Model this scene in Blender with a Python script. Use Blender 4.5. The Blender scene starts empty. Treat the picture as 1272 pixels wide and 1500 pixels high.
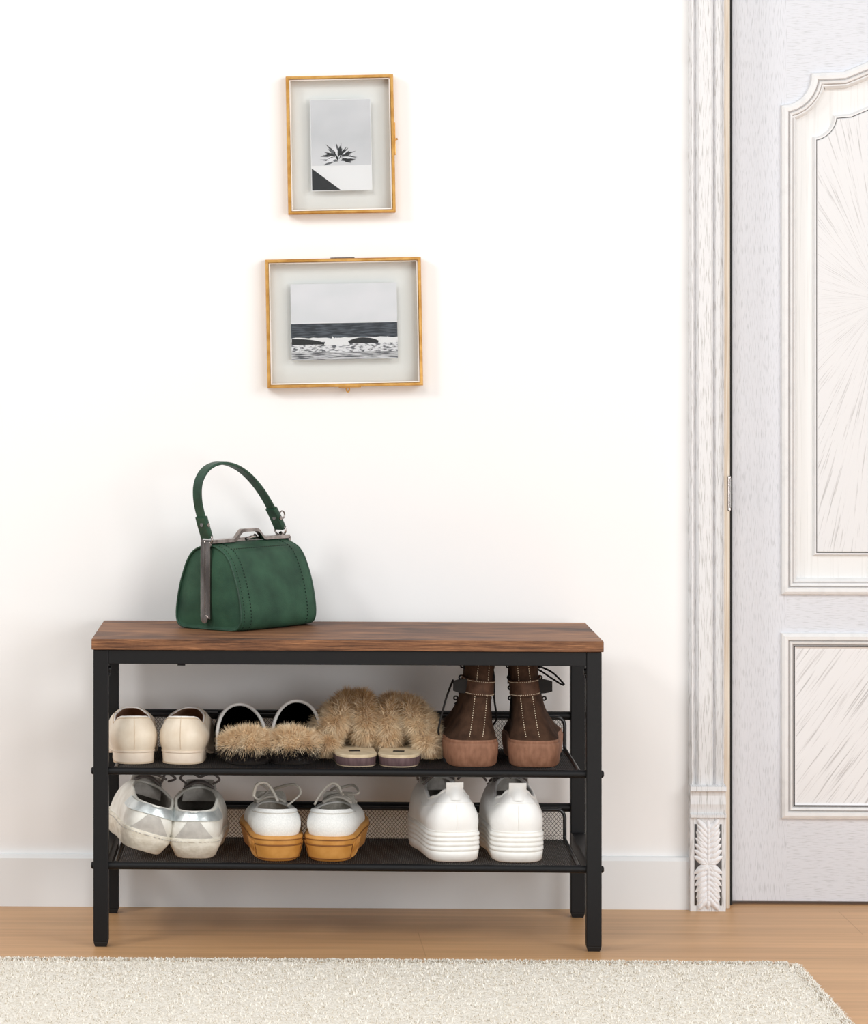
import bpy, math, random
from math import sin, cos, pi, sqrt, radians as R, atan2
from mathutils import Vector as V, Matrix, noise as mn
random.seed(7)
C = bpy.context.scene.collection

# ---------------------------------------------------------------- camera
F, CX, CY, YAW, DIST, ZC = 4806.7, 189.1, 484.4, 0.03, 5.0438, 0.8838
def ray(u, v):
    X, Z = (u - CX) / F, -(v - CY) / F
    c, s = cos(YAW), sin(YAW)
    return V((c * X - s, s * X + c, Z))
def at_z(u, v, z):
    d = ray(u, v); t = (z - ZC) / d.z
    return V((d.x * t, d.y * t - DIST, z))
def at_y(u, v, y):
    d = ray(u, v); t = (y + DIST) / d.y
    return V((d.x * t, y, ZC + d.z * t))
cd = bpy.data.cameras.new('camera'); cam = bpy.data.objects.new('camera', cd); C.objects.link(cam)
cam.location = (0, -DIST, ZC); cam.rotation_euler = (pi / 2, 0, YAW)
cd.sensor_fit = 'VERTICAL'; cd.sensor_height = 36; cd.sensor_width = 36
cd.lens = F * 36 / 1500; cd.shift_x = (636 - CX) / 1500; cd.shift_y = (CY - 750) / 1500
cd.clip_end = 50
bpy.context.scene.camera = cam

# ---------------------------------------------------------------- materials
def lin(c):
    return tuple(((x / 255) / 12.92 if x / 255 <= .04045 else ((x / 255 + .055) / 1.055) ** 2.4) for x in c) + (1,)
def mat(name, rgb, rough=.5, metal=0, rgb2=None, scale=(40, 40, 40), detail=5, lo=.35, hi=.65, bump=0, bscale=None, spec=.5, sheen=0, rot=(0, 0, 0), rgb3=None, bdist=.002):
    m = bpy.data.materials.new(name); m.use_nodes = True
    nt = m.node_tree; N = nt.nodes; L = nt.links
    b = N['Principled BSDF']
    b.inputs['Base Color'].default_value = lin(rgb); b.inputs['Roughness'].default_value = rough
    b.inputs['Metallic'].default_value = metal; b.inputs['Specular IOR Level'].default_value = spec
    if sheen: b.inputs['Sheen Weight'].default_value = sheen
    tc = N.new('ShaderNodeTexCoord')
    def nz(sc):
        mp = N.new('ShaderNodeMapping'); mp.inputs['Scale'].default_value = sc; mp.inputs['Rotation'].default_value = (0, 0, 0)
        src = tc.outputs['Object']
        if any(rot):
            mr = N.new('ShaderNodeMapping'); mr.inputs['Rotation'].default_value = rot
            L.new(src, mr.inputs['Vector']); src = mr.outputs['Vector']
        L.new(src, mp.inputs['Vector'])
        n = N.new('ShaderNodeTexNoise'); n.inputs['Scale'].default_value = 1; n.inputs['Detail'].default_value = detail
        L.new(mp.outputs['Vector'], n.inputs['Vector']); return n
    n = None
    if rgb2:
        n = nz(scale); r = N.new('ShaderNodeValToRGB')
        r.color_ramp.elements[0].position = lo; r.color_ramp.elements[1].position = hi
        r.color_ramp.elements[0].color = lin(rgb); r.color_ramp.elements[1].color = lin(rgb2)
        if rgb3:
            e = r.color_ramp.elements.new((lo + hi) / 2); e.color = lin(rgb3)
        L.new(n.outputs['Fac'], r.inputs['Fac']); L.new(r.outputs['Color'], b.inputs['Base Color'])
    if bump:
        n2 = nz(bscale) if bscale else (n or nz(scale))
        bp = N.new('ShaderNodeBump'); bp.inputs['Strength'].default_value = bump; bp.inputs['Distance'].default_value = bdist
        L.new(n2.outputs['Fac'], bp.inputs['Height']); L.new(bp.outputs['Normal'], b.inputs['Normal'])
    return m
def sunburst_mat(name, cx, cz, base, line):
    m = mat(name, base, .55); nt = m.node_tree; N = nt.nodes; L = nt.links; b = N['Principled BSDF']
    tc = N.new('ShaderNodeTexCoord'); sp = N.new('ShaderNodeSeparateXYZ'); L.new(tc.outputs['Object'], sp.inputs[0])
    def mth(op, a, c):
        k = N.new('ShaderNodeMath'); k.operation = op
        for i, x in enumerate((a, c)):
            if isinstance(x, (int, float)): k.inputs[i].default_value = x
            else: L.new(x, k.inputs[i])
        return k.outputs[0]
    dx = mth('SUBTRACT', sp.outputs[0], cx); dz = mth('SUBTRACT', sp.outputs[2], cz)
    ang = mth('ARCTAN2', mth('ABSOLUTE', dz, 0), mth('ABSOLUTE', dx, 0)); r = mth('SQRT', mth('ADD', mth('MULTIPLY', dx, dx), mth('MULTIPLY', dz, dz)), 0)
    sgn = mth('MULTIPLY', mth('SIGN', dz, 0), 7)
    cb = N.new('ShaderNodeCombineXYZ')
    L.new(mth('ADD', mth('MULTIPLY', ang, 70), sgn), cb.inputs[0]); L.new(mth('MULTIPLY', r, 9), cb.inputs[1])
    n = N.new('ShaderNodeTexNoise'); n.inputs['Scale'].default_value = 1; n.inputs['Detail'].default_value = 7; n.inputs['Roughness'].default_value = .65
    L.new(cb.outputs[0], n.inputs['Vector'])
    rp = N.new('ShaderNodeValToRGB'); rp.color_ramp.elements[0].position = .33; rp.color_ramp.elements[1].position = .45
    rp.color_ramp.elements[0].color = lin(line); rp.color_ramp.elements[1].color = lin(base)
    L.new(n.outputs['Fac'], rp.inputs['Fac']); L.new(rp.outputs['Color'], b.inputs['Base Color'])
    bp = N.new('ShaderNodeBump'); bp.inputs['Strength'].default_value = .25; bp.inputs['Distance'].default_value = .001
    L.new(n.outputs['Fac'], bp.inputs['Height']); L.new(bp.outputs['Normal'], b.inputs['Normal'])
    return m
M = {}
M['wall'] = mat('wall_paint', (249, 248, 247), .9, rgb2=(250, 249, 248), scale=(2, 2, 2), bump=.04, bscale=(300, 300, 300), spec=.1)
M['baseboard'] = mat('baseboard_paint', (240, 242, 243), .5, spec=.3)
M['black_metal'] = mat('black_metal', (15, 15, 17), .5, .0, bump=.05, bscale=(700, 700, 700), spec=.3)
M['black_wire'] = mat('black_wire', (30, 30, 32), .32, .2, spec=.6)
M['rubber'] = mat('black_rubber', (18, 18, 19), .7)
M['brass'] = mat('brass', (196, 142, 70), .32, .75, rgb2=(222, 172, 98), scale=(60, 60, 60))
M['print_white'] = mat('print_white', (240, 240, 242), .6)
M['door_v'] = mat('whitewashed_grain_vertical', (196, 198, 203), .55, rgb2=(219, 221, 227), scale=(800, 200, 60), detail=5, lo=.33, hi=.48, bump=.2, bdist=.0012)
M['door_h'] = mat('whitewashed_grain_horizontal', (198, 200, 204), .55, rgb2=(219, 221, 227), scale=(60, 200, 800), detail=5, lo=.33, hi=.48, bump=.2, bdist=.0012)
M['casing'] = mat('whitewashed_casing', (190, 188, 186), .55, rgb2=(230, 230, 231), scale=(800, 60, 42), detail=5, lo=.33, hi=.47, bump=.2, bdist=.0012)
M['moulding'] = mat('moulding_paint', (222, 222, 222), .5, rgb2=(230, 230, 230), scale=(60, 60, 60), lo=.3, hi=.5)
M['recess'] = mat('recess_paint', (222, 222, 220), .55, rgb2=(232, 232, 231), scale=(300, 60, 7), lo=.3, hi=.46)
M['groove_shade'] = mat('groove_shade_grey', (168, 162, 160), .7)
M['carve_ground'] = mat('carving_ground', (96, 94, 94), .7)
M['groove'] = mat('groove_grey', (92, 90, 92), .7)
M['jamb'] = mat('jamb_wood', (206, 188, 166), .6, rgb2=(228, 218, 204), scale=(300, 60, 8), lo=.35, hi=.6)
M['steel'] = mat('steel', (150, 148, 146), .3, .9)
M['gunmetal'] = mat('polished_gunmetal', (182, 174, 170), .18, 1.0, rgb2=(120, 112, 108), scale=(60, 60, 20))

M['leather_green'] = mat('green_suede', (30, 58, 44), .62, rgb2=(54, 90, 68), scale=(22, 22, 22), detail=6, lo=.3, hi=.7, bump=.18, bscale=(900, 900, 900), spec=.3)
M['strap_green'] = mat('green_strap', (24, 56, 40), .5, rgb2=(38, 76, 56), scale=(60, 60, 60), bump=.15, bscale=(900, 900, 900))
M['stitch_green'] = mat('dark_green_thread', (14, 36, 24), .8)
M['loafer'] = mat('cream_leather', (226, 210, 188), .42, rgb2=(240, 228, 209), scale=(30, 30, 30), bump=.08, bscale=(400, 400, 400))
M['loafer_sole'] = mat('cream_heel', (222, 205, 186), .5, rgb2=(236, 222, 204), scale=(40, 40, 40))
M['brown_lining'] = mat('brown_lining', (176, 140, 114), .7, rgb2=(198, 162, 134), scale=(80, 80, 80))
M['tan_line'] = mat('tan_thread', (212, 192, 166), .7)
M['black_lining'] = mat('black_lining', (10, 10, 10), .95, spec=0)
M['black_leather'] = mat('black_leather', (22, 21, 22), .5)
M['white_edge'] = mat('white_edge', (250, 248, 244), .4)
M['fur_base'] = mat('fur_underlayer', (214, 178, 134), .95, rgb2=(236, 206, 164), scale=(90, 90, 90), spec=.1)
M['fur'] = mat('tan_fur', (234, 202, 158), .8, rgb2=(252, 234, 204), scale=(55, 55, 55), lo=.35, hi=.62, spec=.15, sheen=.2)
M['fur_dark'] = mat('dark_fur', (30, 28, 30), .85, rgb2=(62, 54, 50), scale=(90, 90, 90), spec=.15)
M['fur_brown'] = mat('brown_tipped_fur', (186, 146, 104), .8, rgb2=(214, 178, 132), scale=(60, 60, 60), spec=.15)
M['slide_sole'] = mat('plum_brown_sole', (92, 72, 76), .6, rgb2=(114, 92, 94), scale=(200, 200, 30))
M['slide_insole'] = mat('beige_insole', (206, 186, 152), .8, rgb2=(224, 206, 176), scale=(80, 80, 80), bump=.2, bscale=(600, 600, 600))
M['slide_edge'] = mat('cream_edge', (220, 204, 180), .7)
M['boot'] = mat('brown_suede', (52, 37, 29), .9, rgb2=(82, 60, 47), scale=(60, 60, 60), lo=.3, hi=.72, bump=.25, bscale=(900, 900, 900), spec=.1)
M['boot_strap'] = mat('brown_strap', (72, 50, 38), .75, rgb2=(92, 66, 52), scale=(90, 90, 90), spec=.2)
M['boot_sole'] = mat('tan_crepe_sole', (124, 84, 62), .75, rgb2=(152, 108, 84), scale=(160, 160, 60), lo=.3, hi=.7, bump=.3, bscale=(250, 250, 180))
M['stitch_cream'] = mat('cream_thread', (224, 206, 180), .7)
M['dark_lace'] = mat('black_lace', (24, 20, 18), .8)
M['white_leather'] = mat('white_leather', (244, 243, 240), .45, rgb2=(251, 251, 249), scale=(30, 30, 30), bump=.08, bscale=(300, 300, 300))
M['off_white'] = mat('scuffed_white_leather', (220, 216, 206), .5, rgb2=(238, 236, 228), scale=(45, 45, 45), bump=.1, bscale=(200, 200, 200))
M['scuffed_sole'] = mat('scuffed_cream_rubber', (208, 200, 182), .7, rgb2=(236, 230, 216), scale=(60, 60, 120), lo=.3, hi=.6, bump=.3, bscale=(300, 300, 300))
M['grey_suede'] = mat('grey_suede', (176, 172, 166), .85, rgb2=(198, 194, 187), scale=(70, 70, 70), bump=.15, bscale=(800, 800, 800))
M['silver'] = mat('silver_leather', (196, 202, 202), .36, .55, rgb2=(228, 233, 232), scale=(70, 70, 70), bump=.35, bscale=(130, 130, 130))
M['grey_lining'] = mat('grey_lining', (176, 170, 163), .85, rgb2=(198, 193, 186), scale=(120, 120, 120))
M['grey_lace'] = mat('grey_lace', (104, 96, 92), .85)
M['light_lace'] = mat('light_grey_lace', (206, 199, 188), .8)
M['canvas'] = mat('white_canvas', (230, 231, 228), .8, rgb2=(244, 244, 241), scale=(500, 500, 500), bump=.25, bscale=(900, 900, 900))
M['canvas_grey'] = mat('grey_canvas', (184, 178, 167), .85, rgb2=(206, 200, 190), scale=(300, 300, 300), bump=.3, bscale=(900, 900, 900))
M['gum'] = mat('gum_rubber', (196, 136, 62), .5, rgb2=(212, 154, 80), scale=(50, 50, 50))
M['gum_dark'] = mat('gum_rubber_groove', (128, 78, 28), .6)
M['white_rubber'] = mat('white_rubber', (242, 240, 235), .55, rgb2=(250, 249, 245), scale=(60, 60, 60))
M['label_black'] = mat('black_label', (18, 18, 18), .6)

# bench wood
def wood(name, edge=False):
    m = mat(name, (120, 74, 48), .55, spec=.3); nt = m.node_tree; N = nt.nodes; L = nt.links; b = N['Principled BSDF']
    tc = N.new('ShaderNodeTexCoord')
    def nz(sc, det, dist=0, ro=.6):
        mp = N.new('ShaderNodeMapping'); mp.inputs['Scale'].default_value = sc; L.new(tc.outputs['Object'], mp.inputs['Vector'])
        n = N.new('ShaderNodeTexNoise'); n.inputs['Scale'].default_value = 1; n.inputs['Detail'].default_value = det
        n.inputs['Distortion'].default_value = dist; n.inputs['Roughness'].default_value = ro
        L.new(mp.outputs['Vector'], n.inputs['Vector']); return n.outputs['Fac']
    big = nz((5, 14, 14), 4, .8); fine = nz((16, 170, 520 if edge else 210), 7, .3, .75)
    mx = N.new('ShaderNodeMath'); mx.operation = 'MULTIPLY_ADD'; L.new(big, mx.inputs[0]); mx.inputs[1].default_value = .75 if not edge else .3
    k = N.new('ShaderNodeMath'); k.operation = 'MULTIPLY'; L.new(fine, k.inputs[0]); k.inputs[1].default_value = .45 if not edge else .9
    L.new(k.outputs[0], mx.inputs[2])
    r = N.new('ShaderNodeValToRGB'); cr = r.color_ramp
    cr.elements[0].position = .42; cr.elements[0].color = lin((52, 32, 24) if not edge else (40, 25, 18))
    cr.elements[1].position = .78; cr.elements[1].color = lin((166, 117, 80) if not edge else (176, 125, 86))
    e = cr.elements.new(.56); e.color = lin((106, 70, 48)); e = cr.elements.new(.66); e.color = lin((136, 93, 63))
    L.new(mx.outputs[0], r.inputs['Fac']); L.new(r.outputs['Color'], b.inputs['Base Color'])
    bp = N.new('ShaderNodeBump'); bp.inputs['Strength'].default_value = .2; bp.inputs['Distance'].default_value = .001
    L.new(fine, bp.inputs['Height']); L.new(bp.outputs['Normal'], b.inputs['Normal'])
    return m
M['wood'] = wood('rustic_brown_board'); M['wood_edge'] = wood('rustic_brown_edge', True)

def floor_mat():
    m = mat('oak_floor', (196, 148, 106), .42, spec=.35); nt = m.node_tree; N = nt.nodes; L = nt.links; b = N['Principled BSDF']
    tc = N.new('ShaderNodeTexCoord')
    def nz(sc, det, ro=.55):
        mp = N.new('ShaderNodeMapping'); mp.inputs['Scale'].default_value = sc; L.new(tc.outputs['Object'], mp.inputs['Vector'])
        n = N.new('ShaderNodeTexNoise'); n.inputs['Scale'].default_value = 1; n.inputs['Detail'].default_value = det; n.inputs['Roughness'].default_value = ro
        L.new(mp.outputs['Vector'], n.inputs['Vector']); return n.outputs['Fac']
    a = nz((2.2, 60, 1), 6); c = nz((1.2, 9, 1), 3)
    mp = N.new('ShaderNodeMapping'); mp.inputs['Location'].default_value = (.37, .02, 0); L.new(tc.outputs['Object'], mp.inputs['Vector'])
    br = N.new('ShaderNodeTexBrick'); br.inputs['Scale'].default_value = 1; br.inputs['Brick Width'].default_value = 1.3; br.inputs['Row Height'].default_value = .19
    br.inputs['Mortar Size'].default_value = .0007; br.inputs['Color1'].default_value = lin((216, 171, 124)); br.inputs['Color2'].default_value = lin((210, 164, 117)); br.inputs['Mortar'].default_value = lin((192, 146, 100))
    L.new(mp.outputs['Vector'], br.inputs['Vector'])
    ad = N.new('ShaderNodeMath'); ad.operation = 'ADD'; L.new(a, ad.inputs[0]); L.new(c, ad.inputs[1])
    r = N.new('ShaderNodeValToRGB'); r.color_ramp.elements[0].position = .36; r.color_ramp.elements[1].position = .66
    r.color_ramp.elements[0].color = (.72, .68, .64, 1); r.color_ramp.elements[1].color = (1.06, 1.05, 1.04, 1)
    hf = N.new('ShaderNodeMath'); hf.operation = 'MULTIPLY'; L.new(ad.outputs[0], hf.inputs[0]); hf.inputs[1].default_value = .5
    L.new(hf.outputs[0], r.inputs['Fac'])
    mx = N.new('ShaderNodeMix'); mx.data_type = 'RGBA'; mx.blend_type = 'MULTIPLY'; mx.inputs['Factor'].default_value = 1
    L.new(br.outputs['Color'], mx.inputs[6]); L.new(r.outputs['Color'], mx.inputs[7]); L.new(mx.outputs[2], b.inputs['Base Color'])
    return m
M['floor'] = floor_mat()
M['rug'] = mat('cream_pile', (228, 219, 203), .95, rgb2=(246, 240, 229), scale=(230, 230, 230), detail=6, lo=.32, hi=.58, bump=.8, bscale=(330, 330, 330), spec=.05, bdist=.004)
M['rug_fibre'] = mat('cream_fibre', (238, 230, 216), .95, rgb2=(250, 245, 235), scale=(120, 120, 120), spec=.05)
def glass_mat():
    m = bpy.data.materials.new('clear_glass'); m.use_nodes = True; nt = m.node_tree; N = nt.nodes; L = nt.links; N.clear()
    o = N.new('ShaderNodeOutputMaterial'); t = N.new('ShaderNodeBsdfTransparent'); t.inputs[0].default_value = (.99, .994, .991, 1)
    g = N.new('ShaderNodeBsdfGlossy'); g.inputs['Roughness'].default_value = .02; x = N.new('ShaderNodeMixShader'); fr = N.new('ShaderNodeFresnel'); fr.inputs[0].default_value = 1.25
    L.new(fr.outputs[0], x.inputs[0]); L.new(t.outputs[0], x.inputs[1]); L.new(g.outputs[0], x.inputs[2]); L.new(x.outputs[0], o.inputs[0]); return m
M['glass'] = glass_mat()

# ---------------------------------------------------------------- mesh helpers
class MB:
    def __init__(s): s.v = []; s.f = []; s.m = []; s.cur = 0
    def add(s, vs, fs, m=None):
        o = len(s.v); s.v += [tuple(x) for x in vs]; k = s.cur if m is None else m
        for f in fs: s.f.append(tuple(i + o for i in f)); s.m.append(k)
    def box(s, a, b, m=None):
        x0, y0, z0 = a; x1, y1, z1 = b
        vs = [(x0, y0, z0), (x1, y0, z0), (x1, y1, z0), (x0, y1, z0), (x0, y0, z1), (x1, y0, z1), (x1, y1, z1), (x0, y1, z1)]
        s.add(vs, [(0, 3, 2, 1), (4, 5, 6, 7), (0, 1, 5, 4), (1, 2, 6, 5), (2, 3, 7, 6), (3, 0, 4, 7)], m)
    def grid(s, P, closed=False, m=None, flip=False):
        n = len(P); k = len(P[0]); vs = [p for r in P for p in r]; fs = []
        for i in range(n - 1):
            for j in range(k if closed else k - 1):
                j2 = (j + 1) % k
                q = (i * k + j, i * k + j2, (i + 1) * k + j2, (i + 1) * k + j)
                fs.append(q[::-1] if flip else q)
        s.add(vs, fs, m)
    def cap(s, ring, m=None, flip=False):
        f = tuple(range(len(ring))); s.add(ring, [f[::-1] if flip else f], m)
    def tube(s, path, r, n=8, closed=False, m=None, up=None, flat=1.0):
        P = [V(p) for p in path]; k = len(P); rings = []; prev = None
        for i in range(k):
            if closed: t = P[(i + 1) % k] - P[i - 1]
            else: t = P[min(i + 1, k - 1)] - P[max(i - 1, 0)]
            if t.length < 1e-9: t = V((0, 0, 1))
            t.normalize()
            if prev is None:
                a = V(up) if up else (V((0, 0, 1)) if abs(t.z) < .9 else V((1, 0, 0)))
            else: a = prev
            a = a - t * a.dot(t)
            if a.length < 1e-6: a = t.orthogonal()
            a.normalize(); prev = a; b = t.cross(a); rr = r(i / max(k - 1, 1)) if callable(r) else r
            rings.append([P[i] + a * (cos(2 * pi * q / n) * rr) + b * (sin(2 * pi * q / n) * rr * flat) for q in range(n)])
        if closed: rings.append(rings[0])
        s.grid(rings, True, m)
        if not closed: s.cap(rings[0], m, True); s.cap(rings[-1], m)
    def build(s, name, mats, parent=None, smooth=True, bevel=0, auto=None, subsurf=0):
        me = bpy.data.meshes.new(name); me.from_pydata(s.v, [], s.f)
        if not isinstance(mats, (list, tuple)): mats = [mats]
        for q in mats: me.materials.append(M[q])
        me.polygons.foreach_set('material_index', s.m)
        me.polygons.foreach_set('use_smooth', [smooth] * len(s.f)); me.update()
        o = bpy.data.objects.new(name, me); C.objects.link(o)
        if parent: o.parent = parent
        if smooth and auto is not None: me.set_sharp_from_angle(angle=R(auto))
        if bevel:
            b = o.modifiers.new('bevel', 'BEVEL'); b.width = bevel; b.segments = 2; b.limit_method = 'ANGLE'
        if subsurf:
            b = o.modifiers.new('sub', 'SUBSURF'); b.levels = subsurf; b.render_levels = subsurf
        return o
def tag(o, label=None, cat=None, group=None, kind=None):
    for k, x in (('label', label), ('category', cat), ('group', group), ('kind', kind)):
        if x: o[k] = x
    return o
def thing(name, label, cat, loc=(0, 0, 0), rot=(0, 0, 0), group=None):
    o = bpy.data.objects.new(name, None); C.objects.link(o); o.location = loc; o.rotation_euler = rot; o.empty_display_size = .05
    return tag(o, label, cat, group)
def smooth(a, b, x):
    t = max(0, min(1, (x - a) / (b - a))); return t * t * (3 - 2 * t)
def lerp(a, b, t): return a + (b - a) * t
def table(tb, t):
    if t <= tb[0][0]: return tb[0][1]
    for (a, x), (b, y) in zip(tb, tb[1:]):
        if t <= b: return lerp(x, y, smooth(a, b, t))
    return tb[-1][1]
def spline(pts, n=8):
    P = [V(p) for p in pts]; out = []
    for i in range(len(P) - 1):
        a = P[i - 1] if i else P[0] * 2 - P[1]; b = P[i]; c = P[i + 1]; d = P[i + 2] if i + 2 < len(P) else P[-1] * 2 - P[-2]
        for k in range(n):
            t = k / n
            out.append(.5 * ((2 * b) + (c - a) * t + (2 * a - 5 * b + 4 * c - d) * t * t + (3 * b - a - 3 * c + d) * t ** 3))
    out.append(P[-1]); return out
def offset_poly(P, d):      # closed (x,z) polygon, d > 0 moves to the left of travel
    out = []; n = len(P)
    for i in range(n):
        p0, p1, p2 = P[i - 1], P[i], P[(i + 1) % n]
        def nr(a, b):
            x, y = b[0] - a[0], b[1] - a[1]; l = sqrt(x * x + y * y) or 1; return (-y / l, x / l)
        a, b = nr(p0, p1), nr(p1, p2); k = 1 + a[0] * b[0] + a[1] * b[1]; k = max(k, .35)
        out.append((p1[0] + d * (a[0] + b[0]) / k, p1[1] + d * (a[1] + b[1]) / k))
    return out

# ---------------------------------------------------------------- the setting
o = MB(); o.box((-3.5, -3.6, -.06), (3.5, .12, 0)); tag(o.build('floor', 'floor', smooth=False), kind='structure')
DY = .035                                               # door face lies back in the opening
xj = at_y(1059.5, 900, 0).x                             # inner edge of the casing, opening starts here
xd0 = at_y(1072.5, 900, DY).x                           # left edge of the door leaf
DW = .86; xd1 = xd0 + DW; xop1 = xd1 + (xd0 - xj); ztop = 2.04
o = MB(); o.box((-3.5, 0, 0), (xj, .12, 2.6)); o.box((xop1, 0, 0), (3.5, .12, 2.6)); o.box((xj, 0, ztop + .02), (xop1, .12, 2.6))
tag(o.build('wall_back', 'wall', smooth=False), kind='structure')
xc = at_y(1008.5, 1200, 0).x
BH = at_y(600, 1254, -.012).z
o = MB()
prof = [(0, 0), (-.013, 0), (-.013, BH - .006), (-.010, BH - .001), (-.004, BH), (0, BH)]
o.grid([[(x, y, z) for (y, z) in prof] for x in (-3.5, xc)]); o.cap([(xc, y, z) for (y, z) in prof])
tag(o.build('baseboard_back', 'baseboard', smooth=False), kind='structure')

# door casing, with its fluted shaft, stop strip and carved block
tr = tag(thing('trim_1', None, None), kind='structure')
zb = at_y(1030, 1150, -.025).z                           # top of the plinth block group
def shaft(x0, x1, z0, z1, horiz=False):
    o = MB(); w = x1 - x0
    pr = [(0, 0), (0, .016), (.05, .020), (.10, .020), (.13, .013), (.16, .013), (.19, .018), (.25, .021), (.60, .021), (.66, .017), (.70, .013), (.74, .020), (.86, .022), (.90, .014), (.93, .014), (.96, .017), (1, .012), (1, 0)]
    o.grid([[(x0 + a * w, -b, z) for a, b in pr] for z in (z0, z1)], flip=True); o.cap([(x0 + a * w, -b, z1) for a, b in pr]); return o
shaft(xc, xj, zb, ztop + .13).build('casing_shaft', 'casing', tr, smooth=False)
shaft(xop1 + (xj - xc), xop1, zb, ztop + .13).build('casing_shaft', 'casing', tr, smooth=False)
o = MB(); o.box((xj, -.022, ztop + .02), (xop1, 0, ztop + .13)); o.build('casing_head', 'door_h', tr, smooth=False, bevel=.004)
def plinth(x0, x1):
    o = MB(); w = x1 - x0
    z = lambda px: at_y(1030, px, -.025).z
    pr = [(0, 0), (0, .026), (z(1198), .026), (z(1197), .031), (z(1193), .031), (z(1191), .024), (z(1178), .027), (z(1166), .024), (z(1160), .024), (z(1158), .032), (z(1152), .031), (z(1150), .022), (z(1150), 0)]
    o.grid([[(x, -b, a) for a, b in pr] for x in (x0, x1)]); o.cap([(x0, -b, a) for a, b in pr]); o.cap([(x1, -b, a) for a, b in pr], flip=True)
    p = o.build('plinth_block', 'casing', tr, smooth=False)
    q = MB(); cx = (x0 + x1) / 2; hw = w * .38; z0, z1 = z(1326), z(1207); cz = (z0 + z1) / 2; hh = (z1 - z0) / 2
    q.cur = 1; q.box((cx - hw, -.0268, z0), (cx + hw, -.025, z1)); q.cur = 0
    def leaf(x, zz, a, l, wd):
        ring = []; c, s = cos(a), sin(a); L2 = []
        for i in range(9):
            t = i / 8; hwid = wd * sin(pi * min(1, t * .92 + .08)) ** .8 * (1 - .25 * t)
            row = []
            for k in (-1, -.5, 0, .5, 1):
                u, v = t * l, k * hwid; h = .0268 + .005 * (1 - k * k) * sin(pi * min(1, t + .12)) ** .6
                row.append((x + u * c - v * s, -h, zz + u * s + v * c))
            L2.append(row)
        q.grid(L2)
    for sg in (1, -1):
        for k in range(7):                                # leaves fanning from the rosette up and down the block
            zz = cz + sg * (.002 + k * hh * .128)
            for sd in (1, -1):
                leaf(cx + sd * .001, zz, pi / 2 * sg - sd * sg * R(62 - 4 * k), hw * 1.18, .0062)
                leaf(cx + sd * hw * .30, zz + sg * .006, pi / 2 * sg - sd * sg * R(36), hw * .92, .0052)
            leaf(cx, zz + sg * .003, pi / 2 * sg, hw * .8, .0048)
    for k in range(10): leaf(cx, cz, k * pi / 5 + .3, hw * .9, .0042)
    q.build('carved_leaf_panel', ['print_white', 'carve_ground'], p)
plinth(xc - .0005, xj + .0005); plinth(xop1 - .0005, xop1 + (xj - xc) + .0005)
xs = at_y(1068, 900, .01).x - xj
for (a, b) in ((xj, xj + xs), (xop1 - xs, xop1)):
    o = MB(); o.box((a, -.002, 0), (b, .115, ztop + .02)); j = o.build('jamb', 'jamb', tr, smooth=False, bevel=.0015)
    if a == xj:
        p0, p1 = at_y(1066, 748, .0).z, at_y(1066, 697, .0).z
        o = MB(); o.box((b - .0035, -.0045, p0), (b + .0012, .02, p1)); o.box((b - .001, -.006, p0 + .004), (b + .0014, -.004, p1 - .003), 1); o.build('strike_plate', ['gunmetal', 'steel'], j, smooth=False, bevel=.001)
for (a, b) in ((xj + xs, xd0), (xd1, xop1 - xs)):
    o = MB(); o.box((a, .03, 0), (b, .08, ztop + .012)); o.build('gap_shade_strip', 'rubber', tr, smooth=False)  # black strip added to stand for the shade in the door gap
o = MB(); o.box((xj + xs, -.0, ztop + .004), (xop1 - xs, .115, ztop + .02)); o.build('jamb_head', 'jamb', tr, smooth=False)

# the door leaf
dr = tag(thing('door_1', None, None), kind='structure')
zdb = .006
X = lambda px: at_y(px, 900, DY).x
Z = lambda py: at_y(1160, py, DY).z
def cpath(x0, z0, corner, step, arch_x, arch_peak, ztop_side):
    """Closed outline (clockwise from bottom left going up) with scooped shoulders and an arched head, mirrored about the leaf's middle."""
    xm = (xd0 + xd1) / 2; L = [(x0, z0), (x0, ztop_side)]
    n = 8
    for k in range(1, n + 1):
        a = k / n * pi / 2; L.append((x0 + corner * sin(a) * 1.0, ztop_side + corner * 1.07 * (1 - cos(a))))
    xa, za = L[-1]; L.append((xa + step, za + .002))
    xb, zb2 = L[-1]
    for k in range(1, 15):
        t = k / 14; e = sin(t * pi / 2 * .98); L.append((lerp(xb, xm, t), zb2 + arch_peak * (e * .75 + .25 * smooth(0, 1, t))))
    full = L + [(2 * xm - x, z) for x, z in L[::-1][1:]]
    return full
up_out = cpath(X(1147), Z(868), X(1191) - X(1147), X(1236) - X(1191), 0, .085, Z(157))
up_in = cpath(X(1192), Z(815), X(1222) - X(1192), X(1247) - X(1222), 0, .085, Z(200))
lo_out = [(X(1147), Z(1196)), (X(1147), Z(930)), (2 * (xd0 + DW / 2) - X(1147), Z(930)), (2 * (xd0 + DW / 2) - X(1147), Z(1196))]
def poly_face(P, y, m='recess', name='panel', parent=None, depth=None):
    from mathutils.geometry import tessellate_polygon
    tri = tessellate_polygon([[V((x, z, 0)) for x, z in P]])
    me = bpy.data.meshes.new(name); me.from_pydata([(x, y, z) for x, z in P], [], [tuple(t) for t in tri]); me.materials.append(M[m])
    q = bpy.data.objects.new(name, me); C.objects.link(q); q.parent = parent; return q
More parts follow.
